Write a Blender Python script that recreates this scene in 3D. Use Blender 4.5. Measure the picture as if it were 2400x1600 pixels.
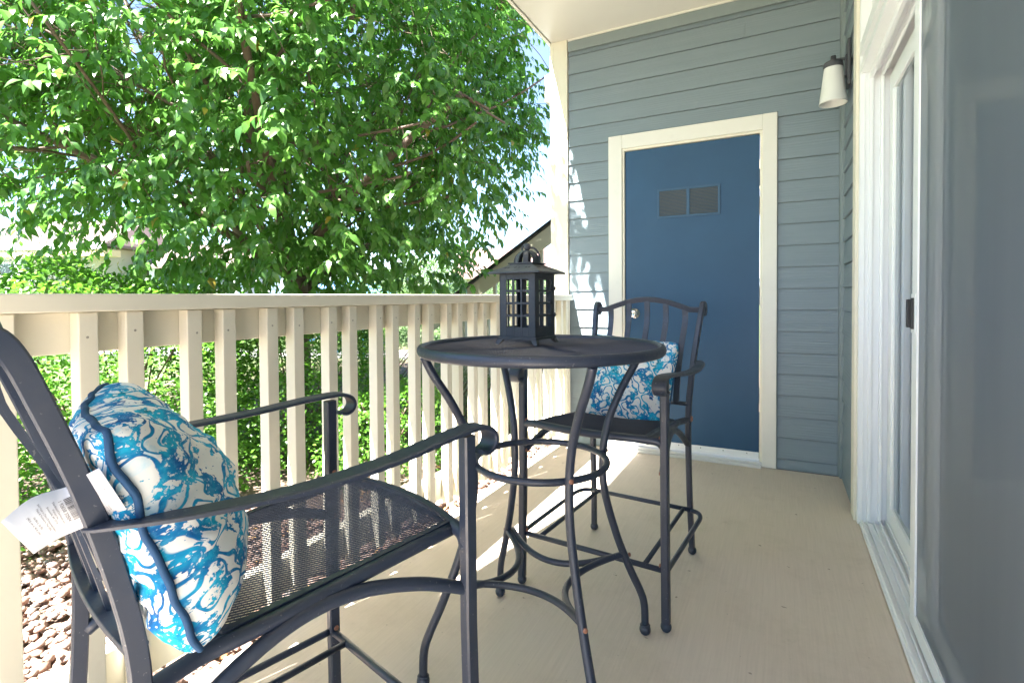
import bpy, math, random
import numpy as np
from mathutils import Vector, Matrix, noise as mnoise

random.seed(7)
rng = np.random.default_rng(7)
for o in list(bpy.data.objects):
    bpy.data.objects.remove(o, do_unlink=True)
scene = bpy.context.scene
COL = scene.collection
PI = math.pi
R = math.radians

# ------------------------------------------------------------------ camera
YAW, PITCH, ROLL = 0.47346, -0.02068, -0.00703
CAM = Vector((-0.33623, -3.49740, 1.04245))
fwd = Vector((-math.sin(YAW)*math.cos(PITCH), math.cos(YAW)*math.cos(PITCH), math.sin(PITCH)))
rt = Vector((math.cos(YAW), math.sin(YAW), 0)); up = rt.cross(fwd)
r2 = rt*math.cos(ROLL) + up*math.sin(ROLL); u2 = up*math.cos(ROLL) - rt*math.sin(ROLL)
cd = bpy.data.cameras.new('camera'); cam = bpy.data.objects.new('camera', cd); COL.objects.link(cam)
M = Matrix((( r2.x, u2.x, -fwd.x, CAM.x), (r2.y, u2.y, -fwd.y, CAM.y), (r2.z, u2.z, -fwd.z, CAM.z), (0, 0, 0, 1)))
cam.matrix_world = M
cd.sensor_width = 36.0; cd.lens = 1218.13*36/2400; cd.shift_y = -(800-721.8)/2400
cd.clip_start = 0.02; cd.clip_end = 3000
scene.camera = cam

# ------------------------------------------------------------------ light
SUN = Vector((-0.222, -0.60, 1.0)).normalized()
elev = math.asin(SUN.z); azim = math.atan2(SUN.x, SUN.y)
ld = bpy.data.lights.new('sun', 'SUN'); ld.energy = 4.5; ld.angle = R(0.6); ld.color = (1.0, 0.965, 0.91)
sun = bpy.data.objects.new('sun', ld); COL.objects.link(sun); sun.location = (-4, -6, 12)
sun.rotation_euler = SUN.to_track_quat('Z', 'Y').to_euler()
world = bpy.data.worlds.new('World'); scene.world = world; world.use_nodes = True
wn = world.node_tree.nodes; wl = world.node_tree.links; wn.clear()
sky = wn.new('ShaderNodeTexSky'); sky.sky_type = 'NISHITA'; sky.sun_disc = False
sky.sun_elevation = elev; sky.sun_rotation = azim; sky.altitude = 1600; sky.air_density = 1.0; sky.dust_density = 0.2
bg = wn.new('ShaderNodeBackground'); bg.inputs['Strength'].default_value = 0.042
tc = wn.new('ShaderNodeTexCoord'); mp = wn.new('ShaderNodeMapping'); mp.inputs['Scale'].default_value = (1, 1, 2.6)
cn = wn.new('ShaderNodeTexNoise'); cn.inputs['Scale'].default_value = 2.3; cn.inputs['Detail'].default_value = 7; cn.inputs['Roughness'].default_value = 0.55
cr = wn.new('ShaderNodeValToRGB'); cr.color_ramp.elements[0].position = 0.44; cr.color_ramp.elements[1].position = 0.74
cmix = wn.new('ShaderNodeMixRGB'); cmix.inputs['Color2'].default_value = (1.25, 1.50, 1.85, 1)
cfac = wn.new('ShaderNodeMath'); cfac.operation = 'MULTIPLY'; cfac.inputs[1].default_value = 0.85
wo = wn.new('ShaderNodeOutputWorld')
wl.new(tc.outputs['Generated'], mp.inputs['Vector']); wl.new(mp.outputs[0], cn.inputs['Vector']); wl.new(cn.outputs['Fac'], cr.inputs['Fac'])
wl.new(cr.outputs['Color'], cfac.inputs[0]); wl.new(cfac.outputs[0], cmix.inputs['Fac'])
wl.new(sky.outputs[0], cmix.inputs['Color1']); wl.new(cmix.outputs[0], bg.inputs['Color']); wl.new(bg.outputs[0], wo.inputs['Surface'])
scene.view_settings.view_transform = 'Standard'; scene.view_settings.look = 'None'
scene.view_settings.exposure = 3.84; scene.view_settings.gamma = 1.0; scene.view_settings.use_curve_mapping = False
scene.render.engine = 'CYCLES'
scene.cycles.max_bounces = 8; scene.cycles.transparent_max_bounces = 12; scene.cycles.diffuse_bounces = 5

# ------------------------------------------------------------------ materials
def new_mat(name):
    m = bpy.data.materials.new(name); m.use_nodes = True
    return m, m.node_tree.nodes, m.node_tree.links, m.node_tree.nodes['Principled BSDF']
def sock(nt, v, inp):
    if isinstance(v, bpy.types.NodeSocket): nt.links.new(v, inp)
    else:
        try: inp.default_value = v
        except Exception: inp.default_value = (*v, 1) if len(v) == 3 else v
def mth(nt, op, a, b=0.0, c=None, clamp=False):
    n = nt.nodes.new('ShaderNodeMath'); n.operation = op; n.use_clamp = clamp
    sock(nt, a, n.inputs[0]); sock(nt, b, n.inputs[1])
    if c is not None: sock(nt, c, n.inputs[2])
    return n.outputs[0]
def mixc(nt, f, a, b, blend='MIX'):
    n = nt.nodes.new('ShaderNodeMixRGB'); n.blend_type = blend
    sock(nt, f, n.inputs[0]); sock(nt, a, n.inputs[1]); sock(nt, b, n.inputs[2])
    return n.outputs[0]
def coords(nt, kind='Object', scale=(1, 1, 1), loc=(0, 0, 0), rot=(0, 0, 0)):
    t = nt.nodes.new('ShaderNodeTexCoord'); m = nt.nodes.new('ShaderNodeMapping')
    m.inputs['Scale'].default_value = scale; m.inputs['Location'].default_value = loc; m.inputs['Rotation'].default_value = rot
    nt.links.new(t.outputs[kind], m.inputs['Vector']); return m.outputs[0]
def nz(nt, vec, scale, detail=4, rough=0.55, dist=0.0):
    n = nt.nodes.new('ShaderNodeTexNoise'); nt.links.new(vec, n.inputs['Vector'])
    n.inputs['Scale'].default_value = scale; n.inputs['Detail'].default_value = detail
    n.inputs['Roughness'].default_value = rough; n.inputs['Distortion'].default_value = dist
    return n.outputs['Fac']
def rmp(nt, f, stops):
    n = nt.nodes.new('ShaderNodeValToRGB'); e = n.color_ramp.elements
    while len(e) < len(stops): e.new(0.5)
    for i, (p, c) in enumerate(stops):
        e[i].position = p; e[i].color = (*c, 1) if len(c) == 3 else c
    nt.links.new(f, n.inputs['Fac']); return n.outputs['Color']
def g(v): return (v, v, v)
def bump(nt, p, h, strength=0.3, dist=0.01):
    n = nt.nodes.new('ShaderNodeBump'); n.inputs['Strength'].default_value = strength; n.inputs['Distance'].default_value = dist
    nt.links.new(h, n.inputs['Height']); nt.links.new(n.outputs[0], p.inputs['Normal'])

def paint(name, col, rough=0.5, var=0.08, bs=0.12, scale=14, dirt=0.0, dirtcol=(0.2, 0.17, 0.12), spec=0.4):
    m, n, l, p = new_mat(name); nt = m.node_tree
    v = coords(nt); a = nz(nt, v, scale, 5)
    c = mixc(nt, a, tuple(x*(1-var) for x in col), tuple(min(1, x*(1+var)) for x in col))
    if dirt > 0:
        d = nz(nt, v, scale*1.7, 8, 0.7)
        c = mixc(nt, mth(nt, 'MULTIPLY', rmp(nt, d, [(0.55, g(0)), (0.78, g(1))]), dirt), c, dirtcol)
    l.new(c, p.inputs['Base Color'])
    p.inputs['Roughness'].default_value = rough; p.inputs['Specular IOR Level'].default_value = spec
    bump(nt, p, nz(nt, v, scale*9, 4), bs, 0.002)
    return m

def siding_mat(name, axis):
    m, n, l, p = new_mat(name); nt = m.node_tree
    sc = (1.0, 1, 14) if axis == 'x' else (1, 1.0, 14)
    v = coords(nt, scale=sc)
    oi = nt.nodes.new('ShaderNodeObjectInfo')
    off = nt.nodes.new('ShaderNodeVectorMath'); off.operation = 'ADD'
    cmb = nt.nodes.new('ShaderNodeCombineXYZ'); l.new(mth(nt, 'MULTIPLY', oi.outputs['Random'], 37.0), cmb.inputs[0]); l.new(mth(nt, 'MULTIPLY', oi.outputs['Random'], 91.0), cmb.inputs[1])
    l.new(v, off.inputs[0]); l.new(cmb.outputs[0], off.inputs[1])
    w = nt.nodes.new('ShaderNodeTexWave'); w.wave_type = 'BANDS'; w.bands_direction = 'Z'
    w.inputs['Scale'].default_value = 1.5; w.inputs['Distortion'].default_value = 7.0; w.inputs['Detail'].default_value = 3; w.inputs['Detail Scale'].default_value = 0.9
    l.new(off.outputs[0], w.inputs['Vector'])
    a = nz(nt, off.outputs[0], 2.5, 5)
    base = mixc(nt, a, (0.178, 0.226, 0.258), (0.214, 0.266, 0.302))
    sc2 = nz(nt, coords(nt), 9, 8, 0.7)
    base = mixc(nt, mth(nt, 'MULTIPLY', rmp(nt, sc2, [(0.6, g(0)), (0.8, g(1))]), 0.18), base, (0.30, 0.33, 0.33))
    l.new(base, p.inputs['Base Color']); p.inputs['Roughness'].default_value = 0.5; p.inputs['Specular IOR Level'].default_value = 0.35
    msk = rmp(nt, nz(nt, off.outputs[0], 1.1, 2), [(0.42, g(0.12)), (0.62, g(1))])
    h = mth(nt, 'MULTIPLY', w.outputs['Fac'], msk)
    bump(nt, p, h, 0.22, 0.004)
    return m

M_SIDX = siding_mat('siding_paint', 'x'); M_SIDY = siding_mat('siding_paint_side', 'y')
M_CORNER = paint('corner_board_paint', (0.205, 0.25, 0.262), 0.5, 0.05)
M_CREAM = paint('cream_paint', (0.72, 0.685, 0.575), 0.45, 0.04, 0.1, 8, 0.10)
M_TRIM = paint('trim_paint', (0.72, 0.705, 0.65), 0.45, 0.03, 0.08, 8, 0.06)
M_CEIL = paint('ceiling_paint', (0.66, 0.65, 0.615), 0.38, 0.03, 0.05, 4, 0.04)
M_DOOR = paint('navy_door_paint', (0.024, 0.074, 0.150), 0.40, 0.14, 0.05, 5, 0.10, (0.08, 0.13, 0.19), 0.28)
M_VENT = paint('vent_navy_paint', (0.03, 0.085, 0.16), 0.45)
M_LOUVRE = paint('louvre_grey', (0.10, 0.115, 0.12), 0.5)
M_WHITE = paint('white_vinyl', (0.80, 0.82, 0.84), 0.32, 0.02, 0.03, 6, 0.05, (0.4, 0.38, 0.33))
M_ALU = paint('aluminium_sill', (0.62, 0.62, 0.62), 0.35, 0.05, 0.1, 12, 0.2)
M_BLACK = paint('black_metal', (0.02, 0.021, 0.024), 0.4, 0.1, 0.1, 20)
M_DGREY = paint('lamp_grey_metal', (0.06, 0.064, 0.075), 0.45, 0.08, 0.1, 20)
M_SHADE = paint('frosted_glass', (0.70, 0.71, 0.69), 0.35, 0.03, 0.02, 6)
M_CHROME, _, _, pp = new_mat('brushed_nickel'); pp.inputs['Metallic'].default_value = 1; pp.inputs['Roughness'].default_value = 0.25; pp.inputs['Base Color'].default_value = (0.75, 0.73, 0.7, 1)
M_BOLT = paint('rusty_copper_bolt', (0.32, 0.15, 0.10), 0.5, 0.25, 0.3, 60)
M_NAIL = paint('painted_nail', (0.36, 0.34, 0.29), 0.6)
M_BLUE = paint('blue_rail_paint', (0.03, 0.16, 0.42), 0.4)
M_BARK = paint('bark', (0.13, 0.095, 0.075), 0.85, 0.35, 0.9, 22)
M_TWIG = paint('twig', (0.12, 0.085, 0.06), 0.8, 0.3, 0.4, 30)

def metal_mat():
    m, n, l, p = new_mat('weathered_charcoal_metal'); nt = m.node_tree
    v = coords(nt); a = nz(nt, v, 22, 8, 0.7); b = nz(nt, v, 5, 5)
    c = mixc(nt, b, (0.009, 0.016, 0.036), (0.018, 0.029, 0.060))
    c = mixc(nt, mth(nt, 'MULTIPLY', rmp(nt, a, [(0.54, g(0)), (0.75, g(1))]), 0.30), c, (0.055, 0.06, 0.075))
    sp = nz(nt, v, 160, 2); c = mixc(nt, mth(nt, 'MULTIPLY', rmp(nt, sp, [(0.68, g(0)), (0.74, g(1))]), 0.5), c, (0.2, 0.2, 0.2))
    l.new(c, p.inputs['Base Color'])
    l.new(rmp(nt, a, [(0.3, g(0.36)), (0.7, g(0.58))]), p.inputs['Roughness']); p.inputs['Specular IOR Level'].default_value = 0.75
    bump(nt, p, nz(nt, v, 120, 4), 0.12, 0.001); return m
M_METAL = metal_mat()
M_MESH = paint('expanded_metal', (0.036, 0.052, 0.092), 0.62, 0.25, 0.1, 25, 0.25, (0.12, 0.12, 0.12), 0.5)
def lantern_mat():
    m, n, l, p = new_mat('cast_iron_lantern'); nt = m.node_tree
    v = coords(nt); a = nz(nt, v, 30, 8, 0.7)
    nrm = nt.nodes.new('ShaderNodeNewGeometry'); sx = nt.nodes.new('ShaderNodeSeparateXYZ'); l.new(nrm.outputs['Normal'], sx.inputs[0])
    dust = mth(nt, 'MULTIPLY', rmp(nt, sx.outputs[2], [(0.2, g(0)), (0.9, g(1))]), rmp(nt, a, [(0.3, g(0.3)), (0.7, g(1))]))
    c = mixc(nt, a, (0.018, 0.024, 0.036), (0.05, 0.056, 0.066))
    c = mixc(nt, mth(nt, 'MULTIPLY', dust, 0.75), c, (0.16, 0.165, 0.165))
    l.new(c, p.inputs['Base Color']); p.inputs['Roughness'].default_value = 0.6
    bump(nt, p, nz(nt, v, 90, 5), 0.3, 0.0012); return m
M_IRON = lantern_mat()

def concrete_mat():
    m, n, l, p = new_mat('broomed_concrete'); nt = m.node_tree
    v = coords(nt, scale=(1, 0.03, 1)); s = nz(nt, v, 150, 4, 0.6)
    v0 = coords(nt); b = nz(nt, v0, 1.7, 6, 0.6); sp = nz(nt, v0, 55, 3, 0.6); st = nz(nt, v0, 6, 8, 0.7)
    c = mixc(nt, b, (0.62, 0.525, 0.435), (0.69, 0.595, 0.50))
    c = mixc(nt, mth(nt, 'MULTIPLY', rmp(nt, s, [(0.35, g(0)), (0.7, g(1))]), 0.22), c, (0.41, 0.35, 0.28))
    c = mixc(nt, mth(nt, 'MULTIPLY', rmp(nt, st, [(0.62, g(0)), (0.75, g(1))]), 0.30), c, (0.30, 0.26, 0.18))
    sp2 = nz(nt, v0, 21, 2, 0.5); c = mixc(nt, rmp(nt, sp2, [(0.735, g(0)), (0.755, g(0.7))]), c, (0.22, 0.17, 0.13))
    gm = nz(nt, v0, 3.1, 9, 0.78); c = mixc(nt, mth(nt, 'MULTIPLY', rmp(nt, gm, [(0.50, g(0)), (0.72, g(1))]), 0.28), c, (0.36, 0.29, 0.21))
    c = mixc(nt, rmp(nt, sp, [(0.73, g(0)), (0.75, g(0.8))]), c, (0.15, 0.12, 0.10))
    c = mixc(nt, rmp(nt, sp, [(0.21, g(0.8)), (0.24, g(0))]), c, (0.7, 0.68, 0.62))
    l.new(c, p.inputs['Base Color']); p.inputs['Roughness'].default_value = 0.8
    bump(nt, p, s, 0.35, 0.003); return m
M_CONC = concrete_mat()

def leaf_mat(name, dark, light, trans=0.35, rough=0.38, tcol=None, spec=0.5):
    m, n, l, p = new_mat(name); nt = m.node_tree
    at = nt.nodes.new('ShaderNodeAttribute'); at.attribute_name = 'tone'
    oi = nt.nodes.new('ShaderNodeObjectInfo')
    f = at.outputs['Fac']
    c = rmp(nt, f, [(0.0, dark), (0.72, light), (0.97, tuple(min(1, x*1.4) for x in light)), (1.0, (0.35, 0.26, 0.04))])
    l.new(c, p.inputs['Base Color']); p.inputs['Roughness'].default_value = rough; p.inputs['Specular IOR Level'].default_value = spec
    tr = nt.nodes.new('ShaderNodeBsdfTranslucent')
    tcol = tcol or tuple(min(1, x*k) for x, k in zip(light, (1.6, 1.85, 1.15)))
    l.new(mixc(nt, 0.75, c, tcol), tr.inputs['Color'])
    mx = nt.nodes.new('ShaderNodeMixShader'); mx.inputs[0].default_value = trans
    l.new(p.outputs[0], mx.inputs[1]); l.new(tr.outputs[0], mx.inputs[2])
    l.new(mx.outputs[0], nt.nodes['Material Output'].inputs['Surface']); return m
M_LEAF = leaf_mat('tree_leaf', (0.032, 0.098, 0.023), (0.100, 0.225, 0.044), 0.42, 0.30)
M_HEDGE = leaf_mat('shrub_leaf', (0.036, 0.110, 0.016), (0.100, 0.225, 0.030), 0.42)
M_JUNI = leaf_mat('juniper_needle', (0.022, 0.065, 0.026), (0.05, 0.11, 0.032), 0.2, 0.6)
M_JUNI2 = leaf_mat('bright_juniper_needle', (0.04, 0.09, 0.016), (0.095, 0.17, 0.032), 0.25, 0.6)
M_FARL = leaf_mat('far_leaf', (0.05, 0.095, 0.035), (0.11, 0.18, 0.07), 0.3, 0.6)
M_SPRUCE = leaf_mat('blue_spruce_needle', (0.03, 0.075, 0.065), (0.07, 0.14, 0.12), 0.1, 0.7)

def stone_mat():
    m, n, l, p = new_mat('river_gravel'); nt = m.node_tree
    at = nt.nodes.new('ShaderNodeAttribute'); at.attribute_name = 'tone'
    oi = nt.nodes.new('ShaderNodeObjectInfo')
    f = mth(nt, 'FRACT', mth(nt, 'ADD', at.outputs['Fac'], oi.outputs['Random']))
    c = rmp(nt, f, [(0.0, (0.20, 0.105, 0.078)), (0.25, (0.26, 0.155, 0.115)), (0.5, (0.22, 0.165, 0.14)), (0.7, (0.17, 0.115, 0.10)), (0.85, (0.29, 0.205, 0.16)), (0.95, (0.18, 0.185, 0.185)), (1.0, (0.24, 0.13, 0.085))])
    v = coords(nt); a = nz(nt, v, 60, 5, 0.7)
    c = mixc(nt, mth(nt, 'MULTIPLY', a, 0.5), c, (0.25, 0.17, 0.13))
    l.new(c, p.inputs['Base Color']); p.inputs['Roughness'].default_value = 0.75
    bump(nt, p, a, 0.4, 0.003); return m
M_STONE = stone_mat()
def ground_mat():
    m, n, l, p = new_mat('ground_soil'); nt = m.node_tree
    v = coords(nt); a = nz(nt, v, 22, 8, 0.75); b = nz(nt, v, 0.35, 4)
    c = mixc(nt, a, (0.06, 0.04, 0.028), (0.20, 0.14, 0.105))
    gr = mixc(nt, a, (0.04, 0.08, 0.02), (0.09, 0.15, 0.035))
    sx = nt.nodes.new('ShaderNodeSeparateXYZ'); l.new(v, sx.inputs[0])
    far = rmp(nt, mth(nt, 'MULTIPLY', mth(nt, 'ADD', sx.outputs[0], 6.0), -0.25), [(0.0, g(0)), (1.0, g(1))])
    far2 = rmp(nt, mth(nt, 'MULTIPLY', mth(nt, 'SUBTRACT', sx.outputs[1], 4.0), 0.25), [(0.0, g(0)), (1.0, g(1))])
    c = mixc(nt, mth(nt, 'MAXIMUM', far, far2), c, gr)
    l.new(c, p.inputs['Base Color']); p.inputs['Roughness'].default_value = 0.9
    bump(nt, p, a, 0.8, 0.02); return m
M_GROUND = ground_mat()

def fabric_mat():
    m, n, l, p = new_mat('printed_fabric'); nt = m.node_tree
    uv = coords(nt, 'UV', scale=(3.2, 3.2, 1), rot=(0, 0, R(12)))
    d1 = nt.nodes.new('ShaderNodeTexNoise'); l.new(uv, d1.inputs['Vector']); d1.inputs['Scale'].default_value = 2.2; d1.inputs['Detail'].default_value = 3
    sub = nt.nodes.new('ShaderNodeVectorMath'); sub.operation = 'SUBTRACT'; l.new(d1.outputs['Color'], sub.inputs[0]); sub.inputs[1].default_value = (0.5, 0.5, 0.5)
    scl = nt.nodes.new('ShaderNodeVectorMath'); scl.operation = 'SCALE'; l.new(sub.outputs[0], scl.inputs[0]); scl.inputs['Scale'].default_value = 0.09
    add = nt.nodes.new('ShaderNodeVectorMath'); add.operation = 'ADD'; l.new(uv, add.inputs[0]); l.new(scl.outputs[0], add.inputs[1])
    s = nt.nodes.new('ShaderNodeSeparateXYZ'); l.new(add.outputs[0], s.inputs[0])
    cu = mth(nt, 'COSINE', mth(nt, 'MULTIPLY', s.outputs[0], 2*PI)); cv = mth(nt, 'COSINE', mth(nt, 'MULTIPLY', s.outputs[1], 2*PI))
    cu3 = mth(nt, 'COSINE', mth(nt, 'MULTIPLY', s.outputs[0], 6*PI)); cv3 = mth(nt, 'COSINE', mth(nt, 'MULTIPLY', s.outputs[1], 6*PI))
    f = mth(nt, 'ADD', mth(nt, 'ADD', cu, cv), mth(nt, 'MULTIPLY', mth(nt, 'ADD', cu3, cv3), 0.28))
    def band(c0, w):
        return rmp(nt, mth(nt, 'ABSOLUTE', mth(nt, 'SUBTRACT', f, c0)), [(w*0.8, g(1)), (w*1.2, g(0))])
    ln = mth(nt, 'MAXIMUM', mth(nt, 'MAXIMUM', band(-0.35, 0.20), band(0.45, 0.17)), band(1.70, 0.16))
    ero = rmp(nt, nz(nt, uv, 7, 5, 0.65), [(0.37, g(0)), (0.40, g(1))])
    ln = mth(nt, 'MULTIPLY', ln, ero)
    blot = mth(nt, 'MULTIPLY', rmp(nt, nz(nt, add.outputs[0], 2.6, 5, 0.62, 0.15), [(0.505, g(0)), (0.52, g(1))]), rmp(nt, nz(nt, uv, 15, 4, 0.6), [(0.38, g(0)), (0.42, g(1))]))
    spk = rmp(nt, nz(nt, uv, 22, 2, 0.5), [(0.69, g(0)), (0.71, g(1))])
    msk = mth(nt, 'MAXIMUM', mth(nt, 'MAXIMUM', ln, blot), spk)
    hue = nz(nt, uv, 1.6, 4, 0.6)
    ink = rmp(nt, hue, [(0.30, (0.008, 0.040, 0.15)), (0.40, (0.008, 0.11, 0.32)), (0.50, (0.006, 0.21, 0.42)), (0.58, (0.012, 0.36, 0.58)), (0.70, (0.005, 0.11, 0.16))])
    wet = nz(nt, uv, 9, 5, 0.7)
    ink = mixc(nt, mth(nt, 'MULTIPLY', rmp(nt, wet, [(0.5, g(0)), (0.7, g(1))]), 0.5), ink, (0.10, 0.42, 0.66))
    wash = mth(nt, 'MULTIPLY', rmp(nt, nz(nt, uv, 1.8, 5, 0.6, 1.0), [(0.56, g(0)), (0.66, g(1))]), 0.55)
    bas = mixc(nt, wash, (0.68, 0.69, 0.69), (0.22, 0.55, 0.74))
    l.new(mixc(nt, msk, bas, ink), p.inputs['Base Color'])
    p.inputs['Roughness'].default_value = 0.85; p.inputs['Specular IOR Level'].default_value = 0.2
    bump(nt, p, nz(nt, coords(nt, 'UV'), 220, 2), 0.15, 0.001)
    return m
M_FAB = fabric_mat()
M_PIPE = paint('navy_piping', (0.012, 0.055, 0.14), 0.8, 0.2, 0.3, 60)
M_PAPER = paint('white_card', (0.62, 0.63, 0.68), 0.5, 0.01, 0.02)
M_INK = paint('tag_ink', (0.05, 0.05, 0.06), 0.6)
M_INKG = paint('tag_ink_grey', (0.35, 0.36, 0.40), 0.6)

def glass_mat():
    m, n, l, p = new_mat('window_glass'); nt = m.node_tree
    gl = nt.nodes.new('ShaderNodeBsdfGlossy'); gl.inputs['Roughness'].default_value = 0.02; gl.inputs['Color'].default_value = (0.85, 0.9, 0.95, 1)
    tr = nt.nodes.new('ShaderNodeBsdfTransparent'); tr.inputs['Color'].default_value = (0.75, 0.82, 0.84, 1)
    fr = nt.nodes.new('ShaderNodeFresnel'); fr.inputs['IOR'].default_value = 1.6
    mx = nt.nodes.new('ShaderNodeMixShader')
    l.new(mth(nt, 'ADD', mth(nt, 'MULTIPLY', fr.outputs[0], 1.3), 0.05, clamp=True), mx.inputs[0]); l.new(tr.outputs[0], mx.inputs[1]); l.new(gl.outputs[0], mx.inputs[2])
    l.new(mx.outputs[0], nt.nodes['Material Output'].inputs['Surface']); return m
M_GLASS = glass_mat()
def screen_mat():
    m, n, l, p = new_mat('insect_screen_mesh'); nt = m.node_tree
    v = coords(nt, scale=(1, 1, 0.12)); a = nz(nt, v, 4, 3, 0.5); b = nz(nt, coords(nt, scale=(1, 1, 0.1)), 9, 3, 0.5)
    c = mixc(nt, a, (0.100, 0.128, 0.168), (0.175, 0.212, 0.262)); c = mixc(nt, mth(nt, 'MULTIPLY', b, 0.25), c, (0.25, 0.26, 0.27))
    l.new(c, p.inputs['Base Color']); p.inputs['Roughness'].default_value = 0.7
    tr = nt.nodes.new('ShaderNodeBsdfTransparent'); mx = nt.nodes.new('ShaderNodeMixShader')
    mx.inputs[0].default_value = 0.36
    l.new(p.outputs[0], mx.inputs[1]); l.new(tr.outputs[0], mx.inputs[2]); l.new(mx.outputs[0], nt.nodes['Material Output'].inputs['Surface']); return m
M_SCREEN = screen_mat()
M_ROOM = paint('room_wall', (0.22, 0.23, 0.25), 0.8); M_CURT = paint('curtain_cloth', (0.40, 0.44, 0.48), 0.8)
M_CARPET = paint('carpet', (0.20, 0.17, 0.14), 0.9)
M_ROOF = paint('brown_shingle', (0.15, 0.105, 0.10), 0.9, 0.2, 0.6, 3)
M_ROOF2 = paint('rose_shingle', (0.19, 0.115, 0.105), 0.9, 0.15, 0.5, 3)
M_HCREAM = paint('house_cream', (0.42, 0.37, 0.31), 0.7, 0.05, 0.2, 2)
M_HTAN = paint('house_tan', (0.55, 0.40, 0.24), 0.7)
M_HBLUE = paint('house_blue_siding', (0.12, 0.17, 0.235), 0.7)
M_PANE = paint('dark_window', (0.05, 0.06, 0.08), 0.1, 0.05, 0.0)
M_PATH = paint('concrete_path', (0.24, 0.23, 0.235), 0.85, 0.1, 0.3, 6)
M_HILL = paint('hill_painted_haze', (0.13, 0.18, 0.22), 0.95, 0.2, 0.2, 0.02)  # distance haze is painted in as a blue grey base colour
M_STAIR = paint('stair_skirt_paint', (0.46, 0.44, 0.34), 0.6, 0.06, 0.1, 6, 0.1)  # one darker cream paint shared by stair boards, balusters and posts

# ------------------------------------------------------------------ mesh helpers
class MB:
    def __init__(s): s.v = []; s.f = []; s.sm = []
    def add(s, vs, fs, smooth=False):
        b = len(s.v); s.v += [tuple(v) for v in vs]; s.f += [tuple(i+b for i in f) for f in fs]; s.sm += [smooth]*len(fs); return s
    def box(s, a, b, mat=None):
        (x0, y0, z0), (x1, y1, z1) = a, b
        x0, x1 = min(x0, x1), max(x0, x1); y0, y1 = min(y0, y1), max(y0, y1); z0, z1 = min(z0, z1), max(z0, z1)
        vs = [Vector(p) for p in ((x0, y0, z0), (x1, y0, z0), (x1, y1, z0), (x0, y1, z0), (x0, y0, z1), (x1, y0, z1), (x1, y1, z1), (x0, y1, z1))]
        if mat is not None: vs = [mat @ v for v in vs]
        return s.add(vs, [(0, 3, 2, 1), (4, 5, 6, 7), (0, 1, 5, 4), (1, 2, 6, 5), (2, 3, 7, 6), (3, 0, 4, 7)])
    def prism(s, poly, z0, z1, fn=None):
        n = len(poly); vs = [(x, y, z0) for x, y in poly] + [(x, y, z1) for x, y in poly]
        if fn: vs = [fn(*v) for v in vs]
        return s.add(vs, [tuple(reversed(range(n))), tuple(range(n, 2*n))] + [(i, (i+1) % n, n+(i+1) % n, n+i) for i in range(n)])
    def sweep(s, path, prof, ref=None, closed=False, smooth=False, scale=None):
        P = [Vector(p) for p in path]; n = len(P); k = len(prof); vs = []
        prev = None
        for i in range(n):
            a = P[(i-1) % n] if (closed or i > 0) else P[i]; b = P[(i+1) % n] if (closed or i < n-1) else P[i]
            t = (b-a).normalized()
            if ref is not None: sd = Vector(ref) - Vector(ref).dot(t)*t
            elif prev is None:
                q = Vector((0, 0, 1)) if abs(t.z) < 0.9 else Vector((1, 0, 0)); sd = q.cross(t)
            else: sd = prev - prev.dot(t)*t
            sd.normalize(); prev = sd; u = t.cross(sd)
            sc = scale[i] if scale else 1
            vs += [P[i] + sd*x*sc + u*y*sc for x, y in prof]
        fs = []
        for i in range(n if closed else n-1):
            j = (i+1) % n
            fs += [(i*k+q, i*k+(q+1) % k, j*k+(q+1) % k, j*k+q) for q in range(k)]
        s.add(vs, fs, smooth)
        if not closed:
            b = len(s.v) - n*k
            s.f += [tuple(reversed(range(b, b+k))), tuple(range(b+(n-1)*k, b+n*k))]; s.sm += [False, False]
        return s
    def tube(s, path, r, n=10, closed=False, scale=None):
        return s.sweep(path, [(r*math.cos(2*PI*i/n), r*math.sin(2*PI*i/n)) for i in range(n)], None, closed, True, scale)
    def lathe(s, prof, c=(0, 0, 0), n=32, mat=None):
        k = len(prof); vs = []
        for i in range(n):
            a = 2*PI*i/n
            for r, z in prof:
                v = Vector((c[0]+r*math.cos(a), c[1]+r*math.sin(a), c[2]+z)); vs.append(mat @ v if mat is not None else v)
        fs = [(i*k+q, ((i+1) % n)*k+q, ((i+1) % n)*k+q+1, i*k+q+1) for i in range(n) for q in range(k-1)]
        return s.add(vs, fs, True)
    def ball(s, c, r, n=12, m=8, sz=1.0):
        return s.lathe([(max(1e-5, r*math.sin(PI*j/m)), -r*sz*math.cos(PI*j/m)) for j in range(m+1)], c, n)
    def mesh(s, name):
        me = bpy.data.meshes.new(name); me.from_pydata(s.v, [], s.f)
        me.polygons.foreach_set('use_smooth', s.sm); me.update(); return me
    def build(s, name, mat, parent=None, bevel=0, loc=None):
        me = s.mesh(name); me.materials.append(mat)
        o = bpy.data.objects.new(name, me); COL.objects.link(o); o.parent = parent
        if loc: o.location = loc
        if bevel:
            b = o.modifiers.new('bevel', 'BEVEL'); b.width = bevel; b.segments = 2; b.limit_method = 'ANGLE'; b.angle_limit = R(40)
        return o
def tag(o, label=None, cat=None, group=None, kind=None):
    if label: o['label'] = label
    if cat: o['category'] = cat
    if group: o['group'] = group
    if kind: o['kind'] = kind
    return o
def empty(name, loc=(0, 0, 0), rz=0, **k):
    o = bpy.data.objects.new(name, None); COL.objects.link(o); o.location = loc; o.rotation_euler = (0, 0, rz); o.empty_display_size = 0.05
    return tag(o, **k)
def copy_tree(o, parent=None, kids=None):
    c = o.copy(); COL.objects.link(c); c.parent = parent
    for ch in kids[o.name]: copy_tree(ch, c, kids)
    return c
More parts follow.
